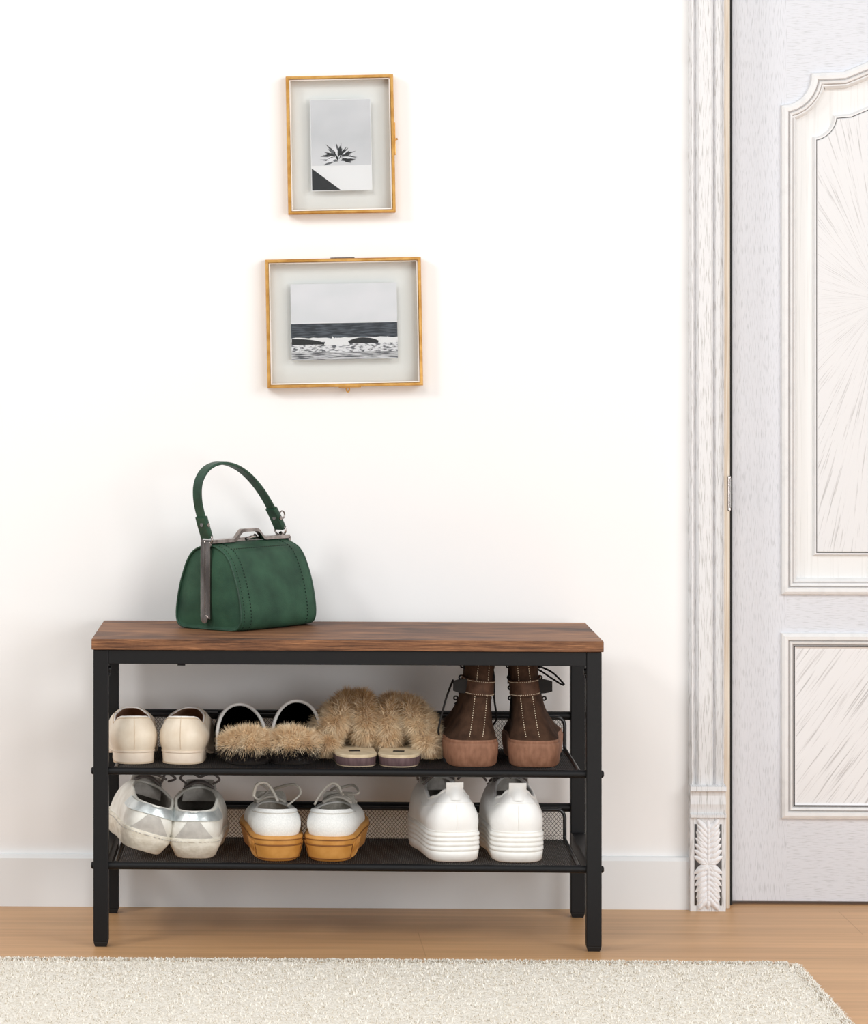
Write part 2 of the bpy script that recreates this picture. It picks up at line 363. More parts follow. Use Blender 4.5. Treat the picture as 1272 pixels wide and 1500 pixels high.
# stiles and rails: a ring of boxes
o = MB(); xl, xr = X(1147) + .006, 2 * (xd0 + DW / 2) - X(1147) - .006
o.box((xd0, DY, zdb), (xl, DY + .04, ztop)); o.box((xr, DY, zdb), (xd1, DY + .04, ztop)); o.build('stile', 'door_v', dr, smooth=False)
zr1, zr2, zr3 = Z(1190), Z(936), Z(862)
o = MB(); o.box((xl, DY, zdb), (xr, DY + .04, zr1)); o.box((xl, DY, zr2), (xr, DY + .04, zr3)); o.build('rail', 'door_h', dr, smooth=False)
# head rail follows the arch
o = MB(); top = [(x, z) for x, z in offset_poly(up_out, -.004) if True]
head = sorted([(x, z) for x, z in offset_poly(up_out, -.004)][2:-1], key=lambda q: q[0])
top = [(xl, Z(157))] + [(x, z) for x, z in head if xl < x < xr] + [(xr, Z(157))]
o.grid([[(x, DY, z) for x, z in top], [(x, DY, ztop) for x, z in top]]); o.grid([[(x, DY + .04, z) for x, z in top], [(x, DY, z) for x, z in top]])
o.build('rail', 'door_h', dr, smooth=False)
o = MB(); o.box((xl - .01, DY + .014, zdb + .05), (xr + .01, DY + .036, ztop - .02)); o.build('panel_back', 'recess', dr, smooth=False)
def moulding(P, prof, name):
    o = MB(); rows = []
    for d, h in prof: rows.append([(x, DY + .012 - h, z) for x, z in offset_poly(P, -d)])
    # split by material: shade in the grooves and along the last edge is painted grey
    for i in range(len(rows) - 1):
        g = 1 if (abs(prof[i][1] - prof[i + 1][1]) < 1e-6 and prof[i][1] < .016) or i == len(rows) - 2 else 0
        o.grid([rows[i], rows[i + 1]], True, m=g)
    return o.build(name, ['moulding', 'groove_shade'], dr, smooth=False)
PR = [(-.004, .010), (-.002, .018), (.002, .020), (.007, .0195), (.0085, .015), (.0095, .015), (.011, .0185), (.014, .0175), (.015, .0135), (.016, .0135), (.018, .014), (.0215, .009), (.0225, .001), (.024, .0)]
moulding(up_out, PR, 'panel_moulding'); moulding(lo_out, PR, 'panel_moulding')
# fields
rec = poly_face(offset_poly(up_out, -.022), DY + .010, 'recess', 'panel_margin', dr)
M['burst'] = sunburst_mat('sunburst_veneer', xd0 + DW * .27, Z(440), (228, 228, 229), (184, 182, 182))
M['diag'] = mat('diagonal_veneer', (190, 188, 188), .55, rgb2=(231, 231, 232), scale=(330, 30, 9), detail=7, lo=.33, hi=.46, rot=(0, R(-36), 0), bump=.2, bdist=.001)
def field(P, name, m, y0, y1):
    o = MB(); A = [(x, y0, z) for x, z in P]; Bq = [(x, y1, z) for x, z in offset_poly(P, -.003)]; Cq = [(x, y1, z) for x, z in offset_poly(P, -.005)]; D = [(x, y1 + .0012, z) for x, z in offset_poly(P, -.0062)]; E2 = [(x, y1, z) for x, z in offset_poly(P, -.0075)]
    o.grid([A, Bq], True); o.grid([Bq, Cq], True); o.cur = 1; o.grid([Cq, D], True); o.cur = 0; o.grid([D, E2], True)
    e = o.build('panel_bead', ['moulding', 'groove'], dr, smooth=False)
    poly_face(offset_poly(P, -.0075), y1, m, name, dr)
field(up_in, 'veneer_panel', 'burst', DY + .010, DY + .004)
lo_in = offset_poly(lo_out, -.0205)
o = MB(); o.grid([[(x, DY + .009, z) for x, z in offset_poly(lo_out, -.016)], [(x, DY + .0072, z) for x, z in offset_poly(lo_out, -.0165)]], True)
poly_face(offset_poly(lo_out, -.0205), DY - .001, 'diag', 'veneer_panel', dr)
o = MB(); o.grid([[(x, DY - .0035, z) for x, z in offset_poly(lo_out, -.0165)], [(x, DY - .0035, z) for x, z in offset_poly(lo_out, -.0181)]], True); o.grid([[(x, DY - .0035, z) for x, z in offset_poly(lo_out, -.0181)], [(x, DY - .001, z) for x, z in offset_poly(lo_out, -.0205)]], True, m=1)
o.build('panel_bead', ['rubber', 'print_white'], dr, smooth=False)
# handle on the far stile, outside the photo's frame
o = MB(); hx = xd1 - .06; o.box((hx - .02, DY - .008, .92), (hx + .02, DY, 1.12)); o.tube([(hx, DY - .005, 1.02), (hx, DY - .05, 1.02), (hx - .02, DY - .055, 1.02), (hx - .12, DY - .055, 1.02)], .009, 10); o.build('handle', 'gunmetal', dr, bevel=.003)

# ---------------------------------------------------------------- bench
BX, BY, TH, BHT = .1732, -.2039, -.0217, .4423
W, D = .73, .30; LG = .0215
bench = thing('shoe_bench', 'industrial shoe bench with rustic brown wooden top, black metal frame and two mesh shelves', 'bench', (BX, BY, 0), (0, 0, TH))
Mb = Matrix.Translation((BX, BY, 0)) @ Matrix.Rotation(TH, 4, 'Z')
TT = .0155
o = MB(); o.box((-W / 2, -D / 2, BHT - TT), (W / 2, D / 2, BHT)); o.m = [1, 0, 1, 1, 1, 1]
o.build('bench_top', ['wood', 'wood_edge'], bench, smooth=False, bevel=.0012)
lx, ly = W / 2 - .0025 - LG / 2, D / 2 - .004 - LG / 2; zt = BHT - TT
UP, LO = dict(zf=.2515, zr=.303), dict(zf=.1157, zr=.1645)
for sx in (-1, 1):
    for sy in (-1, 1):
        o = MB(); h = LG / 2; o.box((sx * lx - h, sy * ly - h, .007), (sx * lx + h, sy * ly + h, zt))
        lg = o.build('leg', 'black_metal', bench, smooth=False, bevel=.0012)
        o = MB(); k = h - .0025
        o.grid([[(sx * lx + a * q, sy * ly + b * q, z) for a, b in ((-1, -1), (1, -1), (1, 1), (-1, 1))] for q, z in ((h - .0005, .0085), (h - .0005, .006), (k, .0))], True, flip=True); o.cap([(sx * lx + a * k, sy * ly + b * k, 0) for a, b in ((-1, -1), (-1, 1), (1, 1), (1, -1))])
        o.build('foot_cap', 'rubber', lg, smooth=False)
        for S_ in (UP, LO):
            zz = S_['zf'] if sy < 0 else S_['zr']
            o = MB(); x0 = sx * (lx + h); o.tube([(x0 - sx * .001, sy * ly, zz), (x0 + sx * .0025, sy * ly, zz), (x0 + sx * .004, sy * ly, zz)], lambda t: .0052 if t < .9 else .003, 12); o.build('bolt', 'black_metal', lg, auto=40)
RW = .0205
for sy in (-1, 1):
    o = MB(); o.box((-lx + LG / 2, sy * ly - LG / 2 + .0005, zt - RW), (lx - LG / 2, sy * ly + LG / 2 - .0005, zt)); o.build('top_rail', 'black_metal', bench, smooth=False, bevel=.001)
for sx in (-1, 1):
    o = MB(); o.box((sx * lx - LG / 2 + .0005, -ly + LG / 2, zt - RW), (sx * lx + LG / 2 - .0005, ly - LG / 2, zt)); o.build('side_rail', 'black_metal', bench, smooth=False, bevel=.001)
    o = MB(); o.box((sx * lx - LG / 2 + .0005, -ly + LG / 2, .106), (sx * lx + LG / 2 - .0005, ly - LG / 2, .1285)); o.build('side_rail', 'black_metal', bench, smooth=False, bevel=.001)
    o = MB(); o.tube([(sx * (lx - LG / 2 + .0008), -ly + .004, zt - RW - .009), (sx * (lx - LG / 2 - .003), -ly + .004, zt - RW - .009)], .0042, 10); o.tube([(sx * (lx - LG / 2 + .0008), -ly + .004, zt - RW - .0165), (sx * (lx - LG / 2 - .0015), -ly + .004, zt - RW - .0165)], .0025, 8); o.build('screw', 'black_wire', bench)
o = MB(); o.box((-.242, -ly - .004, zt - RW - .0028), (-.231, -ly + .006, zt - RW + .001)); o.build('screw_plate', 'black_metal', bench, smooth=False)

MWH = .331                                               # half width of the mesh tray
yF, yR = -ly, ly - .022                                  # tray from the front tube to its turned-up back
def shelf_parts(S_):
    sh = bpy.data.objects.new('shelf', None); C.objects.link(sh); sh.parent = bench; sh.location = (0, 0, S_['zf'])
    return sh
def build_shelf(S_):
    sh = shelf_parts(S_); lip = S_['zr'] - S_['zf']; zfl = .004
    o = MB(); o.tube([(-lx + LG / 2 - .002, yF, 0), (lx - LG / 2 + .002, yF, 0)], .0056, 14); o.build('front_tube', 'black_metal', sh, auto=40)
    o = MB(); o.tube([(-lx + LG / 2 - .002, ly, lip), (lx - LG / 2 + .002, ly, lip)], .0066, 14); o.build('back_tube', 'black_metal', sh, auto=40)
    dep = yR - yF; Ln = dep + lip - .002; dx, dy = .0056, .0068
    def fold(t):
        if t < dep - .006: return (yF + t, zfl)
        if t < dep + .006:
            a = (t - dep + .006) / .012 * pi / 2; return (yR - .006 + .0076 * sin(a), zfl + .0076 * (1 - cos(a)))
        return (yR + .0016, zfl + (t - dep))
    ni, nj = int(2 * MWH / (dx / 2)), int(Ln / (dy / 2)); idx = {}; o = MB()
    def vid(i, j):
        if (i, j) not in idx:
            y, z = fold(j * dy / 2); idx[(i, j)] = len(o.v); o.v.append((-MWH + i * dx / 2, y, z))
        return idx[(i, j)]
    for j in range(1, nj):
        for i in range(1, ni):
            if (i + j) % 2: o.f.append((vid(i, j - 1), vid(i + 1, j), vid(i, j + 1), vid(i - 1, j))); o.m.append(0)
    p = o.build('mesh_tray', 'black_wire', sh, smooth=False)
    w = p.modifiers.new('wire', 'WIREFRAME'); w.thickness = .0009; w.use_even_offset = False
    o = MB(); zl = zfl + lip - .004; r = .012
    path = [(-MWH, yF, zfl), (-MWH, yR, zfl)]
    path += [(-MWH, yR + .002, zfl + .006), (-MWH, yR + .0022, zl - r)] + [(-MWH + r - r * cos(a), yR + .0022, zl - r + r * sin(a)) for a in (R(30), R(60), R(90))]
    path += [(-x, y, z) for x, y, z in path[::-1]]
    o.tube(path, .0028, 8); o.build('tray_rim', 'black_wire', sh)
    for x in (-.2, .2):
        o = MB(); o.box((x - .01, yR + .0015, zl - .006), (x + .01, ly - .003, zl + .004)); o.build('tray_bracket', 'black_metal', sh, smooth=False)
    return sh
build_shelf(UP); build_shelf(LO)
ZU, ZL = UP['zf'] + .0052, LO['zf'] + .0052               # where the soles stand

# ---------------------------------------------------------------- shoes
class Last:
    def __init__(s, L, tb, hc=.16, tcp=.25, ph=2.4, pt=2.2, bend=0.0):
        s.L, s.tb, s.hc, s.tc, s.ph, s.pt, s.bend = L, tb, hc, tcp, ph, pt, bend
    def cap(s, t):
        c = 1
        if t < s.hc: c *= max(0, 1 - (1 - t / s.hc) ** s.ph) ** (1 / s.ph)
        if 1 - t < s.tc: c *= max(0, 1 - (1 - (1 - t) / s.tc) ** s.pt) ** (1 / s.pt)
        return c
    def t(s, q): return .5 - .5 * cos(pi * abs(q))
    def pt2(s, q, off=0):
        t = s.t(q); w = (table(s.tb, t) + off) * s.cap(t)
        return (w * (1 if q >= 0 else -1) + s.bend * s.L * t * t, t * (s.L + 2 * off) - off)
NS = 64
QS = [-1 + 2 * k / NS for k in range(NS)]
def sole_mb(last, rings, zfun=lambda t: 0, spring=.006, ts=.6, o=None, top=True):
    o = o or MB(); G = []
    for it in rings:
        z, off = it[0], it[1]
        row = []
        for q in QS:
            x, y = last.pt2(q, off); t = last.t(q)
            row.append((x, y, z + zfun(t) + spring * max(0, (t - ts) / (1 - ts)) ** 2))
        G.append(row)
    o.grid(G, True); o.cap(G[0], flip=True)
    if top: o.cap(G[-1])
    return o
class Upper:
    def __init__(s, last, z0, inset, y0, y1, wo, ztop, bulge=.003, pa=1.6, hc=.3, tc=.45, kt=(.3, .85), mid=None, xs=0, spring=.006):
        s.l, s.z0, s.inset, s.y0, s.y1, s.wo, s.zt, s.bulge, s.pa, s.kt, s.xs, s.spring = last, z0, inset, y0, y1, wo, ztop, bulge, pa, kt, xs, spring
        s.open = Last(1, [(0, 1), (1, 1)], hc, tc, 2.1, 2.1); s.mid = mid
    def P(s, q, v, ins=0.0):
        t = s.l.t(q); bx, by = s.l.pt2(q, -s.inset - ins); zb = s.z0(t) + s.spring * max(0, (t - .6) / .4) ** 2
        sd = 1 if q >= 0 else -1
        w = table(s.wo, t) if isinstance(s.wo, list) else s.wo
        tx = sd * max(0, w - ins) * s.open.cap(t) + s.xs; ty = s.y0 + ins + (s.y1 - s.y0 - 2 * ins) * t; tz = s.zt(t)
        if s.boot:
            a = 1 - (1 - v) ** 4; ay = lerp(v ** .8, 1 - (1 - v) ** 3, smooth(.2, .6, t))
            return V((lerp(bx, tx - s.xs, a) + s.xs * v ** .7, lerp(by, ty, ay), lerp(zb, tz, v) - ins * .5))
        k = smooth(s.kt[0], s.kt[1], t)
        a = lerp(v ** s.pa, 1 - cos(v * pi / 2), k); b = lerp(v, sin(v * pi / 2) ** .9, k)
        p = V((lerp(bx, tx, a), lerp(by, ty, a), lerp(zb, tz, b) - ins * .5 * k))
        if s.bulge:
            r = V((bx, (by - .04) * .8 if by < .04 else 0, 0))
            if r.length > 1e-6: p += r.normalized() * (s.bulge * sin(pi * min(1, v)) * (1 - k))
        return p
    def N(s, q, v):
        e = .01; a = s.P(q + e, v) - s.P(q - e, v); v0, v1 = max(0, v - e), min(1, v + e); b = s.P(q, v1) - s.P(q, v0)
        n = a.cross(b); n.normalize(); return n
    def O(s, q, v, off): return s.P(q, v) + s.N(q, v) * off
    def outer(s, nv=14, o=None):
        o = o or MB(); o.grid([[s.P(q, j / nv) for q in QS] for j in range(nv + 1)], True); return o
    def inner(s, ins=.0028, nv=10, o=None, floor=True):
        o = o or MB(); G = [[s.P(q, j / nv, ins) for q in QS] for j in range(nv, -1, -1)]
        G.insert(0, [s.P(q, 1) for q in QS]); o.grid(G, True)
        if floor: o.cap([p + V((0, 0, .004)) for p in G[-1]])
        return o
    def rim(s, r, o=None, ins=.0012):
        o = o or MB(); o.tube([s.P(q, 1, ins) for q in QS], r, 8, True); return o
    def patch(s, fn, off=.001, n=10, m=8, o=None, th=True):
        """fn(a, b) with a, b in 0..1 gives (q, v)."""
        o = o or MB(); G = [[s.O(*fn(i / n, j / m), off) for i in range(n + 1)] for j in range(m + 1)]
        o.grid(G)
        B_ = [s.O(*fn(i / n, 0), -.001) for i in range(n + 1)]; T_ = [s.O(*fn(i / n, 1), -.001) for i in range(n + 1)]
        o.grid([B_, G[0]]); o.grid([G[-1], T_]); o.grid([[s.O(*fn(0, j / m), -.001) for j in range(m + 1)], [g[0] for g in G]], flip=True); o.grid([[g[-1] for g in G], [s.O(*fn(1, j / m), -.001) for j in range(m + 1)]], flip=True)
        return o
    boot = False
    def qx(s, x, v):
        a, b = -.6, .6
        for _ in range(24):
            m = (a + b) / 2
            if s.P(m, v).x < x: a = m
            else: b = m
        return (a + b) / 2
    def line(s, path, r=.0005, off=.0006, o=None, m=0, dash=None):
        """Thread along a list of (q, v); dash=(on, off) in metres."""
        o = o or MB(); P = [s.O(q, v, off) for q, v in path]
        if not dash: o.tube(P, r, 6, m=m); return o
        seg = []; acc = 0; on, gap = dash
        fine = [];
        for a, b in zip(P, P[1:]):
            n = max(1, int((b - a).length / .0004)); fine += [a.lerp(b, k / n) for k in range(n)]
        cur = []; d = 0
        for a, b in zip(fine, fine[1:]):
            d += (b - a).length; ph = d % (on + gap)
            if ph < on: cur.append(a)
            elif len(cur) > 1: o.tube([cur[0], cur[-1]], r, 5, m=m); cur = []
            else: cur = []
        return o
def qline(q0, v0, q1, v1, n=16): return [(lerp(q0, q1, k / n), lerp(v0, v1, k / n)) for k in range(n + 1)]
def tongue(U, w, h, lean, dy=.006, th=.004, drop=.02):
    """A padded tongue rising out of the front of the opening."""
    o = MB(); zt0 = U.zt(1) - drop; rows = []
    for side in (0, 1):
        G = []
        for j in range(9):
            t = j / 8; z = zt0 + t * (h + drop); ww = w * (1 - .12 * t) * (1 if t < .8 else sqrt(max(0, 1 - ((t - .8) / .22) ** 2)) * .25 + .75)
            G.append([V((ww * k / 4 + U.xs, U.y1 - dy + lean * t - (ww * k / 4) ** 2 * 9 + (0 if side else th), z)) for k in range(-4, 5)])
        rows.append(G)
    o.grid(rows[0], flip=True); o.grid(rows[1])
    edge = lambda G: [r[0] for r in G] + G[-1][1:-1] + [r[-1] for r in G[::-1]]
    o.grid([edge(rows[0]), edge(rows[1])]); return o
def laces(U, hw, vs, r=.0016, o=None, lift=.003, loops=(), flat=1.0):
    o = o or MB()
    def find(xw, v):
        best = min((abs(abs(U.P(q, v).x - U.xs) - xw), q) for q in [.45 + .55 * k / 40 for k in range(41)]); return best[1]
    for v in vs:
        q = find(hw * (1.0 if v > .6 else .85), v); a, b = U.O(q, v, .001), U.O(-q, v, .001)
        mid = [a.lerp(b, t) + V((0, 0, lift * sin(pi * t) + .006 * sin(pi * t))) for t in [k / 8 for k in range(9)]]
        o.tube(mid, r, 6, flat=flat)
    for v, v2 in zip(vs, vs[1:]):
        for sg in (1, -1):
            a = U.O(sg * find(hw, v), v, .002); b = U.O(-sg * find(hw, v2), v2, .002)
            o.tube([a.lerp(b, t) + V((0, 0, .010 * sin(pi * t))) for t in [k / 8 for k in range(9)]], r, 6, flat=flat)
    for L in loops: o.tube(spline(L, 6), r, 6, flat=flat)
    return o
def shoe(name, label, group, u, v, z, yaw, roll=0, dz=0, pitch=0):
    p = at_z(u, v, z); p.z += dz
    t = thing(name, label, 'shoe', p, (pitch, 0, 0), group)
    t.rotation_mode = 'QUATERNION'
    t.rotation_quaternion = (Matrix.Rotation(R(yaw), 4, 'Z') @ Matrix.Rotation(R(roll), 4, 'Y') @ Matrix.Rotation(R(pitch), 4, 'X')).to_quaternion()
    return t

# --- cream loafers
def loafer(s, label, u, v, yaw):
    t = shoe('loafer', label, 'pair of cream loafers', u, v, ZU, yaw)
    L = Last(.214, [(0, .0315), (.25, .032), (.45, .031), (.68, .0395), (.85, .034), (1, .026)], .15, .28, bend=.025 * -s)
    lift = lambda a: table([(0, .0155), (.3, .014), (.6, .001), (1, .001)], a)
    sole_mb(L, [(0.0, -.003), (.0015, -.0005), (.004, -.0005)], lift, .008).build('outsole', 'loafer_sole', t, auto=50)
    o = MB(); qs = [q for q in [-.42 + .84 * k / 30 for k in range(31)]]
    G = []
    for z, of in ((0, -.0045), (.0012, -.0025), (.0155, -.0015), (.0165, -.002)):
        ring = [(*L.pt2(q, of), z) for q in qs]; G.append(ring)
    o.grid(G, True); o.cap(G[0], flip=True); o.cap(G[-1]); o.build('heel', 'loafer_sole', t, auto=50)
    o = MB(); G = [[(*L.pt2(q, of), z) for q in qs] for z, of in ((.0002, -.0022), (.0028, -.0016))]; o.grid(G, True); o.build('heel_tip', 'tan_line', t)
    U = Upper(L, lambda a: lift(a) + .0035, .0015, .006, .128, [(0, .024), (.35, .028), (.7, .026), (1, .024)], lambda a: table([(0, .0685), (.06, .0675), (.35, .055), (.75, .063), (1, .0685)], a), .0065, 1.5)
    o = U.outer(18); U.line([(0, k / 14) for k in range(1, 15)], .0004, .0002, o, 1); U.line([(q, .955) for q in [-.7 + 1.4 * k / 40 for k in range(41)]], .0005, .0002, o, 1)
    o.build('upper', ['loafer', 'tan_line'], t)
    U.inner().build('lining', 'brown_lining', t); U.rim(.0011).build('collar_edge', 'white_edge', t)
loafer(-1, 'cream leather loafer on the upper shelf, the one tight against the bench leg', 197, 1119.8, 4)
loafer(1, 'cream leather loafer on the upper shelf, the one next to the black mules', 264.5, 1120.2, -6)

# --- fur helper
def fur_blob(parent, lobes, n, ln, mats, name='fur', droop=.5, comb=(0, 0, 0), width=.0004, darktop=None, seed=1, under=None, flr=.0005):
    rnd = random.Random(seed); o = MB()
    for (c, ax, rot) in lobes:
        c = V(c); Rm = Matrix.Rotation(R(rot[1]), 3, 'Y') @ Matrix.Rotation(R(rot[0]), 3, 'X') @ Matrix.Rotation(R(rot[2]), 3, 'Z')
        G = []
        for j in range(13):
            a = -pi / 2 + pi * j / 12; G.append([c + Rm @ V((ax[0] * .93 * cos(a) * cos(b), ax[1] * .93 * cos(a) * sin(b), ax[2] * .93 * sin(a))) for b in [2 * pi * k / 22 for k in range(22)]])
        for row in G:
            for p in row: p.z = max(p.z, flr + .001)
        o.grid(G, True, m=0)
        area = (ax[0] * ax[1] + ax[0] * ax[2] + ax[1] * ax[2])
        cnt = int(3.2 * n * area / .0012)
        ncl = max(10, cnt // 14)
        for q in range(ncl):
            zz = rnd.uniform(-1, 1); b = rnd.uniform(0, 2 * pi); r = sqrt(1 - zz * zz); d = V((r * cos(b), r * sin(b), zz))
            nn = Rm @ V((d.x / ax[0], d.y / ax[1], d.z / ax[2])); nn.normalize()
            cd_ = (nn * .75 + V((rnd.gauss(0, .32), rnd.gauss(0, .32), rnd.gauss(0, .3))) + V(comb)); cd_.normalize(); cl = ln * rnd.uniform(.75, 1.2)
            for w in range(14):
                dd = V((d.x + rnd.gauss(0, .13), d.y + rnd.gauss(0, .13), d.z + rnd.gauss(0, .13))); dd.normalize()
                p = c + Rm @ V((ax[0] * dd.x, ax[1] * dd.y, ax[2] * dd.z)) * .95
                if p.z < flr: continue
                h = (cd_ + V((rnd.gauss(0, .2), rnd.gauss(0, .2), rnd.gauss(0, .2)))); h.normalize(); l = cl * rnd.uniform(.7, 1.15)
                side = h.cross(V((rnd.gauss(0, 1), rnd.gauss(0, 1), rnd.gauss(0, 1))))
                if side.length < 1e-5: continue
                side.normalize(); side *= width * rnd.uniform(.6, 1.2)
                vs = []; pp = p.copy(); hd = h.copy()
                for k in range(3):
                    f = (1, .8, .45)[k]; vs += [pp - side * f, pp + side * f]; pp = pp + hd * (l / 3); hd = hd + V((0, 0, -droop * .3)); hd.normalize()
                    if pp.z < flr: pp.z = flr
                vs.append(pp)
                mi = 1
                if darktop and rnd.random() < darktop(p): mi = 2
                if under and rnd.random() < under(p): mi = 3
                o.add(vs, [(0, 1, 3, 2), (2, 3, 5, 4), (4, 5, 6)], mi)
    return o.build(name, mats, parent, smooth=True)
FM = ['fur_base', 'fur', 'fur_brown', 'fur_dark']

# --- black mules with fur spilling from the heel
def mule(s, label, u, v, yaw, peak, roll=0):
    t = shoe('mule', label, 'pair of black fur lined mules', u, v, ZU, yaw, roll)
    L = Last(.222, [(0, .033), (.25, .034), (.45, .034), (.68, .041), (.85, .036), (1, .028)], .17, .3, bend=-.02 * s)
    sole_mb(L, [(0, -.003), (.002, -.0005), (.012, 0), (.013, -.001)], lambda a: 0, .006).build('outsole', 'black_leather', t, auto=50)
    sole_mb(L, [(.013, -.003), (.016, -.004)], lambda a: 0, .006).build('insole', 'black_lining', t)
    n = 40; A = []; Bt = []
    for k in range(n + 1):
        a = -1 + 2 * k / n                                   # -1..1 across the arch
        q = (1 - abs(a)) * .62 + .38; q = q if a > 0 else -q
        q = a                                                # side ends sit near the heel quarter
        sg = 1 if a >= 0 else -1; ab = abs(a)
        qq = sg * lerp(1, .40, ab ** 1.15)                    # base follows the welt from toe to the quarter
        x, y = L.pt2(qq, -.0015); zz = .013 + .006 * max(0, (L.t(qq) - .6) / .4) ** 2
        Bt.append(V((x, y, zz)))
        th_ = a * pi / 2
        hx = .036 * sin(th_) if ab < 1 else .036 * sg
        xe, ye = L.pt2(.40 * sg, -.0015)
        arch_z = .013 + (peak - .013) * max(0, cos(th_)) ** .62
        xe += s * .008 * (1 if sg == s else 0)
        ar = V((lerp(0, xe, abs(sin(th_)) ** 1.0) , lerp(.125, ye, abs(sin(th_)) ** 2.2), arch_z))
        A.append(ar)
    for nm, ins, m in (('vamp', 0, 'black_leather'), ('lining', .003, 'black_lining')):
        o = MB(); G = []
        for j in range(13):
            f = j / 12; row = []
            for k in range(n + 1):
                b, c = Bt[k], A[k]; aa = 1 - cos(f * pi / 2); bb = sin(f * pi / 2)
                p = V((lerp(b.x, c.x, aa), lerp(b.y, c.y, aa), lerp(b.z, c.z, bb)))
                if ins: p = V((p.x * .93, p.y - .002, p.z - ins * bb))
                row.append(p)
            G.append(row)
        o.grid(G, flip=bool(ins)); o.build(nm, m, t)
    o = MB(); o.tube([p + V((0, -.0008, 0)) for p in A], lambda tt: .0026 if .06 < tt < .94 else .0016, 8); o.build('collar_edge', 'white_edge', t)
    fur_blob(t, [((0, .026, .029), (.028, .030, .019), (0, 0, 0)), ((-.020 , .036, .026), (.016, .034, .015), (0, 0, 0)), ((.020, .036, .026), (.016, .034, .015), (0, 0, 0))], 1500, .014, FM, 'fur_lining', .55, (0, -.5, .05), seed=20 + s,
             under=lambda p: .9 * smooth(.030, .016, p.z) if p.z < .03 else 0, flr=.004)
    fur_blob(t, [((0, .012, .013), (.030, .014, .008), (0, 0, 0))], 1500, .009, ['fur_dark', 'fur_dark'], 'heel_fur', .3, (0, -.6, 0), seed=40 + s, flr=.002)
mule(-1, 'black slip-on mule with tan fur at its heel, beside the cream loafers', 367, 1121, 7, .074)
mule(1, 'black slip-on mule with tan fur at its heel, beside the fluffy slides', 426, 1121, -5, .079)

# --- fluffy slides
def slide(s, label, u, v, yaw):
    t = shoe('fur_slide', label, 'pair of fluffy fur slides', u, v, ZU, yaw)
    L = Last(.228, [(0, .029), (.25, .0295), (.45, .031), (.68, .040), (.85, .036), (1, .028)], .16, .3, bend=-.02 * s)
    sole_mb(L, [(0, -.003), (.002, -.001), (.0135, 0)], lambda a: 0, .004).build('outsole', 'slide_sole', t, auto=50)
    sole_mb(L, [(.0135, .0002), (.0165, .0006), (.0178, -.001)], lambda a: 0, .004).build('insole', 'slide_insole', t, auto=50)
    sole_mb(L, [(.0, -.0018), (.0018, -.0004)], lambda a: 0, .004, top=False).build('sole_edge', 'slide_edge', t)
    o = MB(); o.box((-.009, .040, .0178), (.007, .052, .0184)); o.build('insole_label', 'label_black', t, smooth=False)
    dk = lambda p: smooth(.055, .09, p.z) * .85
    # outer lobe and inner lobe of the strap, meeting above the foot
    oo, ii = s, -s
    fur_blob(t, [((oo * .025, .125, .050), (.0175, .050, .042), (0, oo * -40, 0)), ((oo * .038, .112, .025), (.0165, .048, .021), (0, oo * -25, 0)), ((ii * .020, .125, .050 - .003 * s), (.0200, .052, .040), (0, ii * -5, 0)), ((oo * .000, .135, .066 - .004 * s), (.017, .040, .019), (0, 0, 0))], 1500, .015, FM, 'fur_strap', .5, (0, -.3, -.1), seed=60 + s, darktop=dk, flr=.003)
slide(-1, 'fluffy tan fur slide on the upper shelf, next to the black mules', 525.5, 1124, 4)
slide(1, 'fluffy tan fur slide on the upper shelf, next to the brown boots', 582, 1124.5, -7)

